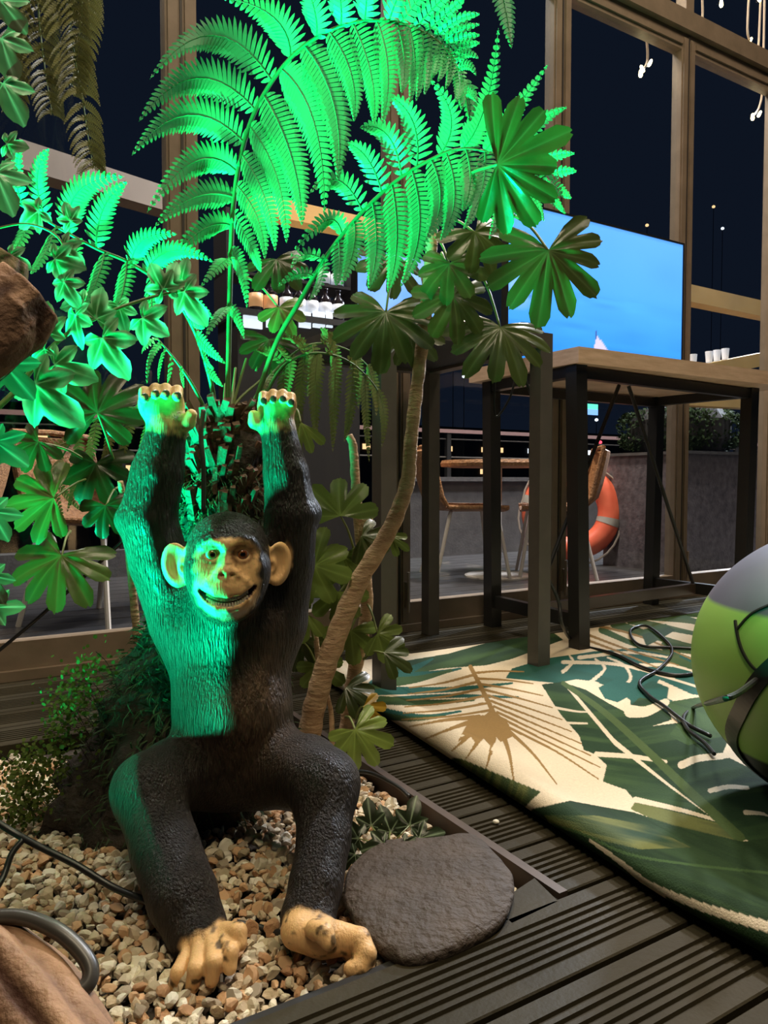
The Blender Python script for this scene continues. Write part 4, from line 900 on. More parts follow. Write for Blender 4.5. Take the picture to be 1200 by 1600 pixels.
add('paving_chip', [G(770, 1415, .0), G(835, 1372, .004), G(872, 1408, .0), G(800, 1442, .0), G(770, 1415, -.03), G(835, 1372, -.03), G(872, 1408, -.03), G(800, 1442, -.03)], [(0, 1, 2, 3)][::-1]+[(0, 4, 5, 1), (1, 5, 6, 2), (2, 6, 7, 3), (3, 7, 4, 0), (7, 6, 5, 4)], M['deck'], label='dark flat offcut lying at the corner of the bed by the rock', cat='offcut')
c = G(775, 1284, .004); add('gravel_stone', iv*np.array([.006, .005, .004])+c, ifc, M['gravel'], cols=np.tile(gcols[5], (len(iv), 1)), label='single pale stone lying on the deck boards beside the rug', cat='stone')
# driftwood
def wood(name, pts, radii, label, ridges=7, seed=1, n=72):
    p = spline(pts, 10); m_ = len(p); vs, fs = tube(p, np.interp(np.linspace(0, 1, m_), np.linspace(0, 1, len(radii)), radii), n); vs = np.array(vs); 
    cen = np.repeat(p, n, 0); k = np.tile(np.arange(n), m_)/n*2*math.pi; t_ = np.repeat(np.arange(m_), n)/m_
    gr = np.abs(np.sin(k*ridges/2+1.2*np.sin(t_*4+seed)))**.6; nn = vnoise(np.c_[np.cos(k)*4, np.sin(k)*4, t_*2.5], 1, seed); f_ = 1+.16*gr+.10*nn+.05*vnoise(vs, 40, seed); vs = cen+(vs-cen)*f_[:, None]; q_ = np.clip(.15+.5*gr+.5*nn+.25*vnoise(np.c_[np.cos(k)*11, np.sin(k)*11, t_*4], 1, seed+3), 0, 1)[:, None]; wc = srgb((74, 42, 28))*(1-q_)+srgb((178, 138, 104))*q_
    return add(name, vs, fs, M['driftwood'], smooth=True, cols=wc, label=label, cat='driftwood')
wood('driftwood_log', [P(-110, 1480, .70), P(-10, 1540, .68), P(70, 1610, .65), P(150, 1720, .60)], [.040, .044, .040, .034], 'streaked driftwood log in the bottom left corner under the cable loop', 10, 2)
wood('driftwood_branch', [P(-110, 580, .66), P(-40, 535, .68), P(10, 490, .70), P(48, 460, .71)], [.034, .036, .037, .030], 'broken brown driftwood branch end at the left among the ivy', 5, 4)
wood('driftwood_branch', [P(-60, 470, .82), P(-10, 430, .82), P(12, 395, .82)], [.03, .03, .02], 'small dark driftwood stub behind the larger branch at the left edge', 5, 6)
# cables over the gravel
cable('garden_cable', [P(-40, 1436, .70), P(30, 1433, .70), P(85, 1452, .69), P(125, 1485, .68), P(142, 1518, .67), P(128, 1546, .66), P(80, 1553, .655), P(10, 1556, .65), P(-50, 1558, .65)], .0075, 'thick dark cable loop lying over the driftwood log', M['rubber_grey'])
cable('garden_cable', [P(-40, 1262, 1.08), P(20, 1300, 1.08), P(60, 1322, 1.07), P(120, 1352, 1.06), P(180, 1388, 1.05), P(240, 1412, 1.03)], .0052, 'black cable running over the gravel behind the left leg of the statue')
cable('garden_cable', [P(360, 1440, 1.02), P(410, 1450, 1.02), P(450, 1462, 1.0)], .0045, 'short black cable between the two feet of the statue')
cable('garden_cable', [P(36, 1312, 1.075), P(18, 1335, 1.06), P(5, 1370, 1.04), P(-20, 1410, 1.0)], .0045, 'thin branching cable at the left edge above the driftwood')
cable('hanging_cable', [P(-30, 1040, 1.75), P(60, 965, 1.75), P(140, 893, 1.72), P(200, 838, 1.66)], .0045, 'taut black cable slanting behind the raised arm of the statue')
cable('hanging_cable', [P(318, 640, 1.31), P(314, 680, 1.31), P(318, 730, 1.31), P(318, 800, 1.33)], .0045, 'thin dark cable hanging down in front of the fern trunk', M['rubber_grey'])
cable('drip_hose', [G(545, 1205, .012), G(580, 1208, .012), G(620, 1228, .012), G(640, 1245, .008)], .004, 'thin black drip hose at the back corner of the bed')
# ================================================================== TREE FERN
def lift(p): return P(*p)
def pinna(name, parent, B, V, T, width, N, mat, n=None, skew=.35, droop=.10):
    B, V, T = [np.asarray(q, float) for q in (B, V, T)]; Cc = 2*V-.5*(B+T); L_ = np.linalg.norm(V-B)+np.linalg.norm(T-V)
    n = n or int(np.clip(L_/.0082, 8, 30)); vs = []; fs = []
    cu = lambda s: (1-s)**2*B+2*s*(1-s)*Cc+s*s*T; du = lambda s: nrm(2*(1-s)*(Cc-B)+2*s*(T-Cc))
    m = 10
    for i in range(m+1):                            # midrib
        s = i/m; c = cu(s); t = du(s); sd = nrm(np.cross(t, N)); w = .0016*(1-.8*s)*(.5+width/.05); up = np.cross(sd, t)
        vs += [c-sd*w, c+up*w*.9, c+sd*w]
    for i in range(m):
        a = i*3; fs += [(a, a+1, a+4, a+3), (a+1, a+2, a+5, a+4)]
    for i in range(n):
        s = (i+.4)/n; c = cu(s); t = du(s); sd = nrm(np.cross(t, N)); up = np.cross(sd, t)
        prof = min(1, (s+.10)/.22)*max(0.0, 1-s**1.9)**.85; l = width*prof*(1+.06*math.sin(i*2.3)); hw = L_/n*.46
        if l < .0012: continue
        for sg in (-1, 1):
            d = nrm(sd*sg+t*(skew+.35*s)-up*droop*.5); q = nrm(t-d*(t@d)); a = len(vs); e = d*l
            vs += [c-q*hw*.9, c+q*hw*.9, c+e*.55+q*hw*.95+up*.0008, c+e*.55-q*hw*.8+up*.0008, c+e*.86+q*hw*.6-up*l*droop*.3, c+e*.86-q*hw*.35-up*l*droop*.3, c+e+q*hw*.25-up*l*droop*.5]
            fs += [(a, a+1, a+2, a+3), (a+3, a+2, a+4, a+5), (a+5, a+4, a+6)] if sg > 0 else [(a+3, a+2, a+1, a), (a+5, a+4, a+2, a+3), (a+6, a+4, a+5)]
    add(name, vs, fs, mat, parent)
def near_depth(rpts, rd, q):
    i = np.argmin([(p[0]-q[0])**2+(p[1]-q[1])**2 for p in rpts]); return rpts[i][2]
def frond(plant, rach, pin, r0, r1, mat, label=None, N=None, ribmat=None):
    fr = empty('frond', P(*rach[0])); fr.parent = plant; fr.location = P(*rach[0])-WL[plant.name]
    if label: fr['label'] = label
    rs = spline([np.array(p, float) for p in rach], 8); wp = np.array([P(*p) for p in rs])
    MB().tube(wp, np.linspace(r0, r1, len(wp)), 8).build('rachis', ribmat or M['fern_rib'], fr, smooth=True)
    for k, (b, v, t, w) in enumerate(pin):
        j = np.argmin((rs[:, 0]-b[0])**2+(rs[:, 1]-b[1])**2); d = rs[j, 2]; bb_ = P(rs[j, 0], rs[j, 1], d)
        dv = v[2] if len(v) > 2 else -.03; dt = t[2] if len(t) > 2 else -.05
        Nn = nrm((N if N is not None else -FV-UPV*.45-RV*.35)+rng.normal(size=3)*.12)
        pinna('pinna', fr, bb_, P(v[0], v[1], d+dv), P(t[0], t[1], d+dt), w*d/FPX, Nn, mat)
    return fr
fern = empty('tree_fern', G(300, 1240, -.03), 'tree fern with green lit arching fronds and mossy trunk behind the statue', 'tree fern')
mid = lambda a, b, dx=0, dy=0: ((a[0]+b[0])/2+dx, (a[1]+b[1])/2+dy)
# frond with the long arch over the top
R1 = [(356, 655, 1.46), (357, 560, 1.44), (360, 430, 1.41), (364, 330, 1.38), (375, 250, 1.35), (396, 180, 1.32), (430, 120, 1.29), (470, 76, 1.26), (520, 46, 1.23), (570, 33, 1.20), (620, 36, 1.17), (665, 52, 1.15), (700, 80, 1.13), (722, 125, 1.12), (733, 185, 1.11)]
pin1 = [((424, 125), (333, 55), (234, 124), 36), ((399, 173), (307, 122), (217, 190), 36), ((379, 221), (293, 180), (206, 243), 36), ((364, 267), (305, 252), (230, 332), 31), ((360, 312), (305, 308), (242, 354), 27), ((358, 358), (318, 358), (262, 412), 24), ((358, 405), (342, 415), (314, 448), 17), ((358, 480), (340, 495), (320, 530), 15),
        ((459, 91), (428, 28), (345, -4), 34), ((496, 64), (490, 10), (462, -60), 33), ((537, 48), (532, 0), (520, -60), 28), ((572, 37), (573, -5), (575, -60), 26), ((607, 33), (622, -5), (645, -50), 24), ((625, 35), (655, -2), (690, -38), 22), ((647, 42), (682, 8), (715, -22), 20), ((667, 50), (700, 20), (728, -6), 17), ((681, 59), (714, 33), (750, 22), 15), ((692, 67), (718, 48), (750, 38), 13), ((700, 75), (724, 60), (750, 55), 12), ((707, 82), (728, 72), (750, 67), 11), ((712, 92), (730, 84), (748, 92), 10), ((716, 105), (732, 102), (744, 118), 10),
        ((448, 112), (490, 190), (507, 333), 40), ((481, 77), (522, 165), (527, 282), 38), ((419, 151), (455, 245), (472, 352), 38), ((397, 197), (432, 275), (448, 380), 33), ((380, 243), (414, 310), (430, 392), 28), ((372, 288), (402, 340), (414, 405), 25), ((366, 335), (392, 385), (408, 425), 22), ((362, 390), (378, 425), (386, 482), 18), ((360, 478), (372, 500), (382, 530), 12),
        ((519, 59), (548, 115), (553, 190), 30), ((556, 48), (580, 118), (584, 195), 30), ((588, 40), (606, 110), (597, 195), 28), ((617, 38), (632, 95), (627, 145), 22), ((639, 42), (648, 100), (639, 163), 20), ((657, 49), (660, 105), (650, 158), 17), ((673, 58), (672, 105), (663, 148), 15), ((687, 68), (684, 98), (674, 122), 13), ((697, 76), (694, 104), (684, 128), 12), ((706, 85), (704, 112), (696, 140), 12), ((716, 105), (718, 135), (712, 160), 14), ((724, 130), (722, 150), (722, 172), 12), ((726, 140), (738, 146), (745, 160), 11)]
frond(fern, R1, pin1, .0055, .0012, M['fern'], 'largest frond arching over the top of the picture')
pinna('apex', fern.children[0], P(722, 125, 1.12), P(733, 155, 1.115), P(733, 192, 1.11), .020, nrm(-FV+.2*UPV), M['fern'])
# second frond leaning right
R2 = [(392, 652, 1.46), (430, 540, 1.42), (470, 468, 1.39), (512, 398, 1.36), (560, 338, 1.33), (620, 282, 1.30), (680, 246, 1.27), (722, 233, 1.25), (770, 240, 1.23), (820, 262, 1.21), (862, 285, 1.20)]
pin2 = [((594, 300), (574, 248), (541, 224), 26), ((622, 275), (606, 212), (562, 200), 28), ((652, 256), (645, 190), (604, 148), 28), ((685, 243), (705, 185), (672, 124), 25), ((722, 233), (758, 165), (779, 44), 25), ((756, 238), (800, 178), (857, 100), 23), ((795, 248), (838, 196), (886, 168), 17), ((820, 262), (862, 245), (898, 240), 14), ((845, 278), (878, 268), (901, 268), 12), ((855, 283), (876, 298), (893, 310), 12), ((835, 272), (860, 305), (884, 334), 13), ((815, 262), (835, 310), (850, 345), 13),
        ((566, 332), (528, 282), (484, 302), 24), ((537, 364), (508, 345), (452, 405), 20), ((507, 404), (475, 398), (455, 420), 15), ((490, 433), (465, 428), (434, 448), 13),
        ((557, 342), (552, 390), (533, 446), 25), ((583, 317), (588, 385), (576, 451), 28), ((612, 290), (620, 375), (606, 456), 30), ((645, 268), (655, 360), (626, 448), 30), ((675, 250), (688, 315), (664, 376), 28), ((700, 241), (710, 310), (688, 376), 28), ((727, 233), (735, 285), (722, 330), 24), ((756, 239), (752, 300), (724, 358), 24), ((779, 245), (784, 310), (764, 374), 20), ((800, 252), (806, 300), (800, 345), 16),
        ((530, 376), (530, 415), (525, 446), 18), ((505, 408), (500, 440), (483, 470), 16)]
frond(fern, R2, pin2, .0055, .0012, M['fern'], 'frond leaning right in front of the fatsia leaves')
# left frond
R3 = [(338, 655, 1.46), (328, 590, 1.42), (302, 512, 1.37), (262, 452, 1.33), (205, 412, 1.29), (150, 388, 1.26), (95, 358, 1.24), (35, 322, 1.22), (-20, 290, 1.2)]
pin3 = [((205, 412), (225, 375), (277, 366), 24), ((228, 428), (270, 392), (334, 410), 22), ((112, 368), (122, 300), (194, 276), 32), ((152, 389), (162, 325), (199, 284), 27), ((72, 348), (58, 280), (77, 232), 26), ((35, 322), (25, 270), (35, 225), 20),
        ((262, 455), (300, 470), (334, 498), 17), ((285, 488), (305, 505), (320, 512), 13), ((303, 520), (325, 545), (353, 568), 15), ((316, 555), (325, 568), (334, 575), 9), ((323, 575), (335, 590), (349, 604), 9), ((290, 495), (300, 470), (308, 448), 14),
        ((235, 435), (236, 485), (224, 525), 22), ((200, 412), (190, 460), (172, 505), 24), ((165, 395), (150, 440), (132, 480), 24), ((125, 376), (112, 420), (95, 455), 24), ((85, 354), (70, 395), (48, 428), 22), ((50, 332), (35, 370), (15, 400), 20)]
frond(fern, R3, pin3, .005, .0012, M['fern'], 'frond reaching left behind the ivy')
R4 = [(330, 658, 1.45), (300, 600, 1.42), (272, 560, 1.40), (245, 528, 1.38)]
frond(fern, R4, [((250, 535), (235, 560), (230, 600), 8), ((258, 545), (250, 570), (248, 598), 8), ((268, 556), (264, 590), (262, 600), 7), ((280, 572), (285, 592), (288, 606), 7), ((246, 530), (228, 540), (222, 552), 8)], .0045, .0015, M['fern'], 'short young frond with small drooping leaflets')
# shaded drooping fronds on the right
R5 = [(400, 650, 1.52), (440, 575, 1.55), (490, 552, 1.57), (545, 565, 1.58), (590, 610, 1.58), (602, 660, 1.58)]
frond(fern, R5, [((450, 570), (440, 630), (450, 690), 12), ((475, 556), (468, 620), (462, 685), 16), ((500, 554), (492, 620), (494, 692), 17), ((525, 560), (522, 630), (520, 706), 16), ((550, 570), (548, 635), (538, 690), 14), ((570, 588), (572, 650), (577, 722), 14), ((590, 610), (600, 650), (596, 700), 11), ((455, 566), (440, 548), (428, 540), 12), ((480, 554), (470, 535), (452, 526), 13), ((510, 555), (520, 532), (512, 518), 13), ((545, 566), (562, 540), (570, 530), 11)], .004, .0012, M['fern_unlit'], 'shaded olive frond drooping beside the right raised hand')
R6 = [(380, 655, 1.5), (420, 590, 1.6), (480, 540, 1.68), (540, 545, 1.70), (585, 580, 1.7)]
frond(fern, R6, [((430, 580), (415, 600), (400, 640), 12), ((455, 556), (450, 600), (440, 650), 14), ((490, 540), (490, 580), (480, 620), 16), ((520, 540), (525, 580), (520, 630), 16), ((550, 550), (560, 590), (560, 640), 14), ((440, 566), (420, 550), (400, 548), 13), ((470, 543), (455, 525), (430, 528), 14), ((505, 540), (510, 522), (500, 512), 12), ((575, 572), (585, 605), (588, 650), 13)], .004, .0012, M['fern_unlit'], 'shaded olive frond behind the drooping one')
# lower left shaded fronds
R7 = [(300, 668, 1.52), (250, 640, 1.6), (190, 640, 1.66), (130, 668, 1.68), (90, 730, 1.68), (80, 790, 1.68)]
frond(fern, R7, [((270, 648), (262, 690), (250, 730), 12), ((240, 640), (225, 690), (215, 740), 13), ((210, 638), (195, 690), (185, 745), 14), ((180, 643), (168, 700), (155, 750), 14), ((150, 656), (140, 710), (120, 760), 14), ((120, 676), (118, 740), (105, 800), 13), ((100, 710), (80, 740), (60, 770), 12), ((85, 760), (95, 800), (100, 830), 11), ((220, 638), (190, 615), (160, 620), 12), ((170, 646), (135, 640), (110, 655), 12), ((110, 690), (85, 700), (70, 720), 11), ((86, 745), (105, 775), (130, 800), 11)], .004, .0012, M['fern_unlit'], 'shaded olive frond at the left below the ivy')
# frond tip coming in from above
R8 = [(770, -60, 1.15), (782, -20, 1.14), (792, 25, 1.13), (799, 74, 1.12)]
f8 = frond(fern, R8, [], .002, .0008, M['fern'], 'single hanging frond tip at the top edge')
pinna('pinna', f8, P(778, -40, 1.14), P(790, 15, 1.13), P(799, 76, 1.12), .022, nrm(-FV), M['fern'])
# trunk and root mass
tp_ = [P(352, 672, 1.45), P(350, 760, 1.46), P(340, 900, 1.47), P(318, 1050, 1.48), P(285, 1200, 1.47), P(262, 1300, 1.46)]
tr = [.075, .082, .10, .145, .205, .245]
p = spline(tp_, 8); vs, fs = tube(p, np.interp(np.linspace(0, 1, len(p)), np.linspace(0, 1, 6), tr), 48); vs = np.array(vs); cen = np.repeat(p, 48, 0)
vs = cen+(vs-cen)*(1+.14*vnoise(vs, 16, 4)+.08*vnoise(vs, 48, 5))[:, None]; vs[:, 2] = np.maximum(vs[:, 2], -.045)
add('trunk', vs, fs, M['root'], fern, smooth=True)
# cut frond stubs at the crown
for k in range(150):
    a = rng.uniform(math.pi*1.02, math.pi*1.98); s = rng.random()**1.5; c = P(352-s*6, 662+s*150, 1.455); rad = .072+.02*s; d = np.array([math.cos(a), math.sin(a), 0]); b = c+d*(rad-.012)
    up_ = nrm(d*(.35+.25*rng.random())+ZD*(.9)+rng.normal(size=3)*.18); l = .026+.034*rng.random(); w = .008+.008*rng.random(); x = nrm(np.cross(up_, d)); y = np.cross(x, up_)
    q = [b+x*i*w*.5*sc_+y*j*w*.35*sc_+up_*l*h_ for (h_, sc_) in ((0, 1.3), (1, .9)) for (i, j) in ((-1, -1), (1, -1), (1, 1), (-1, 1))]
    q[5] = q[5]+up_*.006*rng.random(); add('frond_stub', q, BOXF, M['stub'], fern)
# stalks of further fronds round the crown
for (x0, x1, y1, dd) in ((372, 385, 560, 1.5), (380, 412, 590, 1.52), (345, 352, 600, 1.53), (366, 368, 575, 1.54)):
    MB().tube(spline([P(358, 672, 1.47), P((x0+358)/2, 630, 1.48), P(x1, y1, dd)], 6), [.004, .0025], 6).build('dry_stalk', M['petiole'], fern)
# moss and dead fibres clothing the root mass
N_ = 9000; vs2 = []; fs2 = []
ii_ = rng.integers(0, len(vs)-1, N_)
for k in ii_:
    o = vs[k]; c = cen[k]; n_ = nrm(o-c)
    if o[2] > .62 or o[2] < -.03 or n_[1] > .5: continue
    if rng.random() < .5 and o[2] < .08: continue
    d = nrm(n_*.55+rng.normal(size=3)*.55-ZD*.35); l = .012+.024*rng.random(); w = .0009+.0011*rng.random(); s = nrm(np.cross(d, n_+.01)); b = o+n_*.002+rng.normal(size=3)*.006; e_ = b+d*l*.55+n_*.004; a = len(vs2)
    vs2 += [b-s*w, b+s*w, e_+s*w*.8, e_-s*w*.8, b+d*l-ZD*l*.25]; fs2 += [(a, a+1, a+2, a+3), (a+3, a+2, a+4)]
add('moss', vs2, fs2, M['moss'], fern, kind='stuff')
# maidenhair fern growing on the left of the root mass
mh = empty('maidenhair_fern', G(60, 1300, -.03), 'yellow green maidenhair fern growing at the left foot of the tree fern', 'fern')
vs2 = []; fs2 = []; m = MB()
mp = np.array([(140, 1035), (120, 1075), (95, 1120), (110, 1100), (75, 1160), (60, 1190), (100, 1150), (40, 1220), (30, 1250), (15, 1230), (60, 1240), (85, 1200), (45, 1180), (20, 1200), (0, 1260), (115, 1060), (90, 1090), (30, 1280), (50, 1270)])
for (x, y) in mp:
    root = P(x+50, y+60, 1.36); 
    for s in range(2):
        e_ = P(x+rng.normal()*14, y+rng.normal()*14, 1.32+rng.normal()*.03); m.tube(spline([root, (root+e_)/2+ZD*.02, e_], 4), .0006, 4)
    for k in range(80):
        c = P(x+rng.normal()*17+6, y+rng.normal()*19+6, 1.33+rng.normal()*.03); n_ = nrm(-FV+UPV*.6+rng.normal(size=3)*.5); a_ = nrm(np.cross(n_, rng.normal(size=3))); b_ = np.cross(n_, a_); r = .0026+.0020*rng.random(); a0 = len(vs2)
        vs2 += [c-a_*r*.9, c+(-a_*.1+b_)*r, c+(a_*.75+b_*.7)*r, c+a_*r, c+(a_*.75-b_*.7)*r, c+(-a_*.1-b_)*r]; fs2.append(tuple(range(a0, a0+6)))
add('foliage', vs2, fs2, M['maiden'], mh, kind='stuff'); m.build('stems', pm('black_stem', (.02, .012, .01), rough=.4), mh, kind='stuff')

# hanging fern at the top left, by the window
hf = empty('hanging_fern', P(60, -120, 2.12), 'dull olive fern hanging down at the top left corner', 'fern')
for (rl, seedx) in (([(95, -130, 2.12), (100, -30, 2.1), (112, 60, 2.08), (128, 150, 2.07), (140, 230, 2.06), (146, 262, 2.06)], 1), ([(60, -130, 2.15), (58, -40, 2.15), (62, 40, 2.14), (72, 120, 2.13), (82, 180, 2.12)], 2), ([(110, -130, 2.1), (122, -50, 2.1), (128, 20, 2.1), (118, 90, 2.08), (110, 150, 2.08)], 3), ([(30, -130, 2.16), (20, -20, 2.16), (20, 80, 2.15), (25, 170, 2.15)], 4)):
    pl = []; n = 26; rsx = spline([np.array(q, float) for q in rl], 6)
    for k in range(n):
        q = rsx[int((k+.5)/n*(len(rsx)-1))]; w = 46*min(1, (k+2)/5)*(1-k/n*.55)
        for sg in (-1, 1): pl.append(((q[0], q[1]), (q[0]+sg*w*.6, q[1]+w*.35), (q[0]+sg*w, q[1]+w*1.0), 8))
    frond(hf, rl, pl, .004, .001, M['fern_unlit'])

# ================================================================== PALMATE LEAVES
LG, LG2, LY = srgb((66, 78, 32)), srgb((108, 126, 56)), srgb((150, 118, 30))
def palmate(name, parent, at, dirpx, R, d, tilt=(0, 0), lobes=8, spread=290, sinus=.56, col=LG, vein=None, droop=.25, lens=None, mat=None, point=2.0, sharp=.55, stalk=None, edge=None, lean=.0, **kw):
    n = nrm(-FV+RV*tilt[0]+UPV*tilt[1]); dv = nrm(np.array([dirpx[0], -dirpx[1]], float)); dm = RV*dv[0]+UPV*dv[1]; dm = nrm(dm-n*(dm@n)); sx = np.cross(n, dm)
    A = P(*at, d); Rm = R*d/FPX; vein = (col*1.7+.02) if vein is None else vein
    vs = [A]; cs = [vein]; rel = [0, .14, .28, .38, .46, .5, .54, .62, .72, .86]; rings = [.18, .36, .54, .7, .84, .94, 1.0]; cols_ = []; outl = []
    sp_ = math.radians(spread)
    for i in range(lobes):
        le = lens[i] if lens else .72+.28*math.cos((i-(lobes-1)/2)/lobes*2.6)
        le *= 1+.06*rng.normal()
        for q in rel:
            u = abs(q-.5)*2; r = le*(sinus+(1-sinus)*(max(0, 1-u**point))**sharp) if u > 0 else le
            r *= 1+.025*math.sin(q*47+i*3); outl.append(((i+q)/lobes*sp_-sp_/2, r, u))
    outl.append((sp_/2, outl[0][1], 1.0)); m = len(outl)
    for fr in rings:
        for (a, r, u) in outl:
            # lobes stay narrow towards the tip: blend the rim radius with distance
            rr = Rm*r*fr; x, y = math.cos(a)*rr, math.sin(a)*rr; h = -droop*(rr/Rm)**2*Rm+(.05*Rm*fr*(1-u)*-1 if True else 0)+.02*Rm*math.sin(a*3+fr*5)
            vs.append(A+dm*x+sx*y+n*h); w = np.clip(1-u*9*(.35+fr*.65), 0, 1)*(1-.5*fr); c = col*(1+.15*math.sin(a*5))*(1-w)+vein*w
            if edge is not None: e_ = np.clip((fr-.62)*4, 0, 1)*np.clip(u*2.2, 0, 1); c = c*(1-e_)+edge*e_
            cs.append(c)
    fs = [(0, 1+k, 2+k) for k in range(m-1)]
    for i in range(len(rings)-1):
        for k in range(m-1): a = 1+i*m+k; fs.append((a, a+m, a+m+1, a+1))
    o = add(name, vs, fs, mat or M['leaf'], parent, smooth=True, cols=np.array(cs), **kw)
    if stalk is not None: MB().tube(spline([P(*stalk[0]), (P(*stalk[0])+A)/2+ZD*.01, A-n*.002], 5), [.0032, .0022], 6).build('petiole', M['petiole'], parent, smooth=True)
    return o
fat = empty('fatsia_shrub', P(478, 1150, 1.62)*np.array([1, 1, 0])-ZD*.03, 'tall fatsia shrub with bare curved trunk and large palmate leaves', 'shrub')
def trunk_(pts, r, par, n=14, name='stem'):
    q = spline([P(*a) for a in pts], 8); v, f = tube(q, np.interp(np.linspace(0, 1, len(q)), np.linspace(0, 1, len(r)), r), n); v = np.array(v); ce = np.repeat(q, n, 0); v = ce+(v-ce)*(1+.07*vnoise(v, 60, 3)+.05*np.sin(np.repeat(np.arange(len(q)), n)*2.1))[:, None]; add(name, v, f, M['bark'], par, smooth=True)
trunk_([(478, 1175, 1.63), (495, 1090, 1.62), (520, 1010, 1.61), (558, 915, 1.60), (610, 825, 1.58), (636, 755, 1.57), (642, 690, 1.56), (652, 600, 1.55), (664, 500, 1.53), (672, 420, 1.52), (676, 340, 1.52)], [.027, .025, .024, .021, .018, .016, .0145, .014, .0135, .013, .012], fat)
trunk_([(540, 1150, 1.72), (552, 1060, 1.72), (572, 960, 1.71), (570, 890, 1.70), (562, 830, 1.70), (556, 760, 1.70), (552, 700, 1.70), (545, 680, 1.70)], [.018, .017, .015, .014, .013, .011, .010, .009], fat)
trunk_([(566, 850, 1.70), (570, 825, 1.69), (576, 808, 1.69)], [.014, .012, .011], fat)
trunk_([(519, 1175, 1.66), (518, 1120, 1.66), (512, 1085, 1.66)], [.007, .006, .004], fat)
trunk_([(500, 1050, 1.7), (492, 985, 1.7)], [.008, .006], fat)
FL = [  # at, dir, R, d, tilt, kwargs
    ((777, 257), (1, .05), 112, 1.10, (-.35, -.35), dict(lobes=9, spread=230, droop=.1, sinus=.66, stalk=((700, 300, 1.38),))),
    ((857, 391), (.12, 1), 104, 1.30, (-.1, .1), dict(lobes=10, spread=285, stalk=((800, 335, 1.36),))),
    ((782, 511), (-.15, 1), 92, 1.50, (.1, .55), dict(lobes=9, spread=250, stalk=((748, 420, 1.52),))),
    ((603, 488), (-.1, 1), 92, 1.50, (.0, .35), dict(lobes=9, spread=280, stalk=((612, 440, 1.52),))),
    ((708, 462), (.45, .9), 70, 1.46, (.2, .2), dict(lobes=8, spread=290, stalk=((690, 395, 1.5),), col=LG*1.2)),
    ((702, 412), (-.1, 1), 66, 1.44, (-.3, .2), dict(lobes=7, spread=270, stalk=((680, 370, 1.5),), col=LG*1.2)),
    ((742, 362), (.6, 1), 70, 1.42, (.3, .3), dict(lobes=7, spread=260, stalk=((690, 345, 1.5),), col=LG*1.15)),
    ((612, 405), (-.3, 1), 62, 1.55, (.3, .4), dict(lobes=6, spread=230, stalk=((660, 390, 1.52),), col=LG*.8)),
    ((640, 520), (.6, .7), 62, 1.56, (-.2, .5), dict(lobes=7, spread=230, col=LG*.8, stalk=((655, 470, 1.54),))),
    ((660, 450), (.9, .3), 60, 1.56, (.1, .3), dict(lobes=7, spread=230, stalk=((672, 400, 1.53),))),
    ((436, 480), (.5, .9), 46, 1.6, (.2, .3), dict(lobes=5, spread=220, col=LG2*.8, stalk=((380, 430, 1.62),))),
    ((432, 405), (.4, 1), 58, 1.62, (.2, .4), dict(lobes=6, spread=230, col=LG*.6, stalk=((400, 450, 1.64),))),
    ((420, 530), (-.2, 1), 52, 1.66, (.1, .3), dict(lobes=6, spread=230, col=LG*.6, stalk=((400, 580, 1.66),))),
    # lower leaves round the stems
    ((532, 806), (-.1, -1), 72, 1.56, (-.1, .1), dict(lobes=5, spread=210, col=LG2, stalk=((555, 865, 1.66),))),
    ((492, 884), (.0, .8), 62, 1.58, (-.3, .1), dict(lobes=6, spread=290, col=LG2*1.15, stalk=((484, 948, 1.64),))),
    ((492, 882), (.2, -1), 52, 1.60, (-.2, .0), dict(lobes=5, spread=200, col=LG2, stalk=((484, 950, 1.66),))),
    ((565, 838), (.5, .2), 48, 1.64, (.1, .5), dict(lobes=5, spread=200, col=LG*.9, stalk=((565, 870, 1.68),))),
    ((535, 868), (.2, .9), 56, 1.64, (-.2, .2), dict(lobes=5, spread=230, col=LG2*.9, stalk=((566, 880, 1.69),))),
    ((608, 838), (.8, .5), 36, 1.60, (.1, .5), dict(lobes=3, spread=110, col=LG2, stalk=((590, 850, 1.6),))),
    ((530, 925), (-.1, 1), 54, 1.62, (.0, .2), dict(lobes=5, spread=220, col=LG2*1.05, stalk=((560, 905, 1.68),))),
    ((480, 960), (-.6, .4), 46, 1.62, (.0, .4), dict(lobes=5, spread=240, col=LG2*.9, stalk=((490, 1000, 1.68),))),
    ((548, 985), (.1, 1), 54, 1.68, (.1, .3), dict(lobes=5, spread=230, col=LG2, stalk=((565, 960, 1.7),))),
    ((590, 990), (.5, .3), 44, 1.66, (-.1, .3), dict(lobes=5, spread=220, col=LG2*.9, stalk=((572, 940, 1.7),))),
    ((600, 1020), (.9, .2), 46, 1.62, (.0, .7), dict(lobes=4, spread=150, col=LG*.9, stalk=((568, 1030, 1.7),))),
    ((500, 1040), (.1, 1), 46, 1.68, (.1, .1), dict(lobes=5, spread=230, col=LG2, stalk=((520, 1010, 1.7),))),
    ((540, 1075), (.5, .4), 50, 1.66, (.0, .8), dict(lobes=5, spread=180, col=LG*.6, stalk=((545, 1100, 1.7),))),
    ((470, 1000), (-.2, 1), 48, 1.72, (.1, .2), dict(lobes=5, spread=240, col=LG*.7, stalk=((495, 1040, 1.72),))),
    ((555, 1140), (.5, .8), 60, 1.48, (.0, .5), dict(lobes=7, spread=260, col=LG2*1.25, stalk=((540, 1120, 1.62),))),
    ((568, 1104), (.8, .3), 36, 1.55, (.0, .5), dict(lobes=4, spread=170, col=LY, stalk=((556, 1125, 1.62),), label='yellowing leaf')),
    ((470, 660), (.4, 1), 50, 1.45, (.2, .2), dict(lobes=3, spread=90, col=LG2, sinus=.6, stalk=((460, 640, 1.48),))),
]
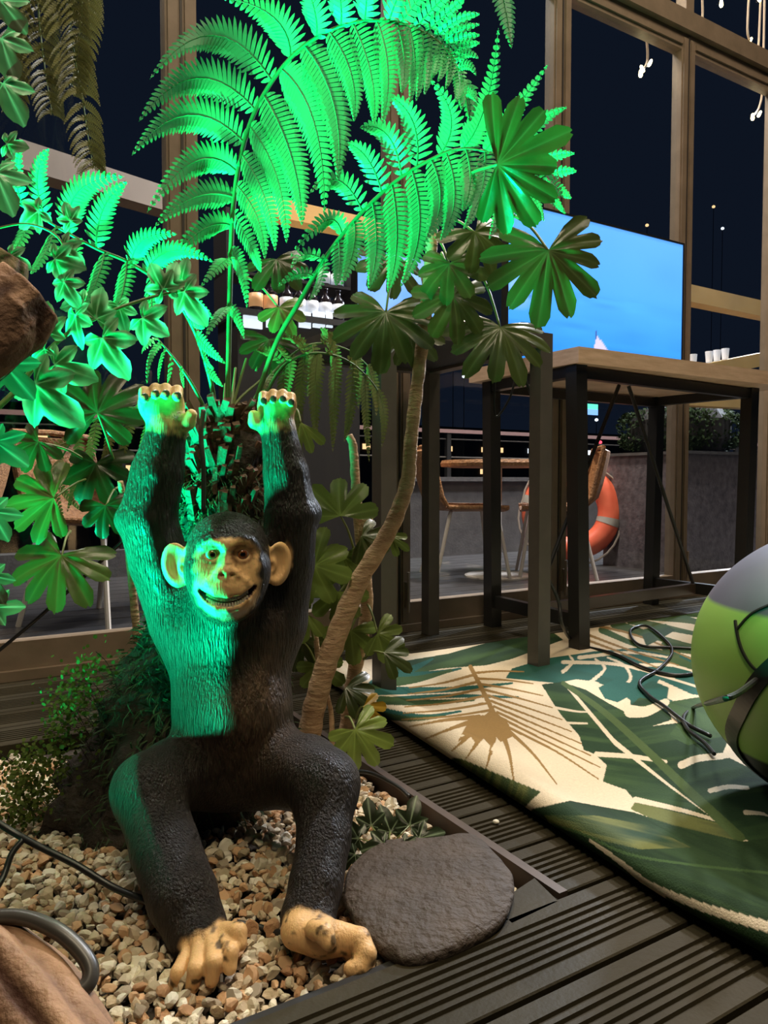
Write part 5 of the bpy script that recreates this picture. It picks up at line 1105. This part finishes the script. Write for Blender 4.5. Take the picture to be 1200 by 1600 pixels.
for at, dr, R, d, ti, kw in FL:
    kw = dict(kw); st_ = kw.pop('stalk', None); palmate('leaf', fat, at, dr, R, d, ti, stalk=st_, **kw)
# the fatsia at the left, its shade put into darkened leaf colours
fl_ = empty('fatsia_shrub', P(190, 1100, 1.6)*np.array([1, 1, 0])-ZD*.03, 'smaller shaded fatsia with broad leaves at the left below the ivy', 'shrub')
trunk_([(215, 1000, 1.62), (205, 900, 1.6), (195, 800, 1.56), (188, 752, 1.54)], [.009, .008, .007, .006], fl_)
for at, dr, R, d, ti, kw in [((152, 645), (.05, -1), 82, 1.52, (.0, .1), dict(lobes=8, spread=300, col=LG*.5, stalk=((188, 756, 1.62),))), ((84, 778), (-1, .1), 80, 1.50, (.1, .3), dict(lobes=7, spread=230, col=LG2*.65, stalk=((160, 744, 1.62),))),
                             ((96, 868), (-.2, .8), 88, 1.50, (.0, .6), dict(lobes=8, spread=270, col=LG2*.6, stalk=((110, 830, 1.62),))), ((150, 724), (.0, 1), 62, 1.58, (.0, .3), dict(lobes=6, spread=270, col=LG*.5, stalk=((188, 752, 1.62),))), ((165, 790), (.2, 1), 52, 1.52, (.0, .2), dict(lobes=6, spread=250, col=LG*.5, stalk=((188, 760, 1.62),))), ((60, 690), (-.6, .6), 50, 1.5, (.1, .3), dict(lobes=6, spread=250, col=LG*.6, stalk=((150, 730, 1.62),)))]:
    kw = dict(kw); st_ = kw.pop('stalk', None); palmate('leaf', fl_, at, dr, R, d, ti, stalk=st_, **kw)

# ================================================================== IVY
ivy = empty('ivy_vine', P(-30, 660, .95), 'bright green lit ivy vine crossing the left side below the fern', 'ivy')
IVG, IVE = srgb((66, 110, 60)), srgb((176, 200, 160))
MB().tube(spline([P(-40, 668, .94), P(20, 615, .96), P(60, 565, .98), P(105, 522, 1.0), P(170, 488, 1.02), P(235, 465, 1.04), P(292, 452, 1.06)], 8), [.004, .003, .0018], 8).build('stem', M['petiole'], ivy, smooth=True)
def ivyleaf(par, at, dr, R, d, ti=(-.2, -.1), seed=0, col=None, edge=None): palmate('leaf', par, at, dr, R, d, ti, lobes=5, spread=285, sinus=.60, col=IVG if col is None else col, vein=IVE, edge=IVE if edge is None else edge, droop=.12, lens=[.60, .80, 1.15, .80, .60], point=1.05, sharp=.95, mat=M['leaf'])
for a in [((98, 385), (.5, .5), 42, .98), ((85, 405), (1, .3), 46, .97), ((100, 440), (.5, 1), 42, .97), ((150, 498), (.15, -1), 46, 1.0, (.1, -.1)), ((75, 520), (-.1, -1), 46, .97), ((118, 492), (.1, 1), 52, .98, (-.7, 0)), ((160, 528), (.55, 1), 66, 1.0), ((85, 570), (1, .35), 62, .96), ((55, 600), (.85, .8), 80, .94), ((70, 545), (-.5, .3), 30, .95), ((255, 452), (-.6, -1), 44, 1.04), ((262, 448), (.3, -1), 40, 1.05, (.1, .0)), ((284, 440), (.2, -1), 34, 1.06), ((288, 456), (.6, 1), 50, 1.05), ((222, 497), (.9, .6), 50, 1.03), ((130, 470), (-.8, .3), 34, 1.0, (.3, 0)), ((185, 478), (.4, 1), 36, 1.03, (.6, 0)), ((110, 345), (-.3, -.7), 34, 1.0), ((60, 330), (-.8, .4), 44, 1.0), ((10, 225), (.6, .1), 34, .95), ((5, 260), (.3, .9), 30, .95), ((15, 400), (.8, .5), 34, .9)]:
    ivyleaf(ivy, *a)
MB().tube(spline([P(-20, 360, .97), P(40, 350, .98), P(90, 370, .98), P(110, 420, .98), P(120, 470, .99)], 6), .0016, 6).build('stem', M['petiole'], ivy, smooth=True)
# near ivy leaves, not reached by the green light
iv2 = empty('ivy_vine', P(-40, 700, .72), 'dull grey green ivy leaves at the left edge nearest the viewer', 'ivy')
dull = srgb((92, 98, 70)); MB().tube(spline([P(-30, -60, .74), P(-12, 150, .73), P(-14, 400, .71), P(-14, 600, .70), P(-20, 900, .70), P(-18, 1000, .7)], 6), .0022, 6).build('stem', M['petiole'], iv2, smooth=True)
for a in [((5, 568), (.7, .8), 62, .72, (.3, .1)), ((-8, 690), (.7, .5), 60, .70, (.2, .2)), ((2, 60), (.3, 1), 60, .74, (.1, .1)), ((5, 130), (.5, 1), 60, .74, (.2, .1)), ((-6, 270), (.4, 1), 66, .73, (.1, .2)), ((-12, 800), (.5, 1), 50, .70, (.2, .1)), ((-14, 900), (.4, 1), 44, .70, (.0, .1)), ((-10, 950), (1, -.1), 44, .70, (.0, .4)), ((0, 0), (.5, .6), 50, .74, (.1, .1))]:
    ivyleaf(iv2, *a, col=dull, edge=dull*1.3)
# low ivy between the statue leg and the rock
iv3 = empty('ground_ivy', G(600, 1335, -.02), 'small dark ground ivy growing behind the rock slab', 'ivy')
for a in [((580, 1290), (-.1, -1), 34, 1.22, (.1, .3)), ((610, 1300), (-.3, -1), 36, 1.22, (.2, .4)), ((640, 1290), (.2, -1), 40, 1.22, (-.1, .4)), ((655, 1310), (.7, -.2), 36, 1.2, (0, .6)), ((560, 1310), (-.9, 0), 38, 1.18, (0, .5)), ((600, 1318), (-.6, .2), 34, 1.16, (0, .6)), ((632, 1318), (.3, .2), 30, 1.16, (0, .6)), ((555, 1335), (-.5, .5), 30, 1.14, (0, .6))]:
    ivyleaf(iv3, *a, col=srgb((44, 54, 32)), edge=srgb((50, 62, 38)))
for a in ((580, 1290), (610, 1300), (640, 1290), (655, 1310), (560, 1310)): MB().tube(spline([G(605, 1330, -.02), P((a[0]+605)/2, (a[1]+1325)/2, 1.2), P(*a, 1.22)], 4), .0012, 5).build('stem', M['petiole'], iv3)
bpy.context.view_layer.update()
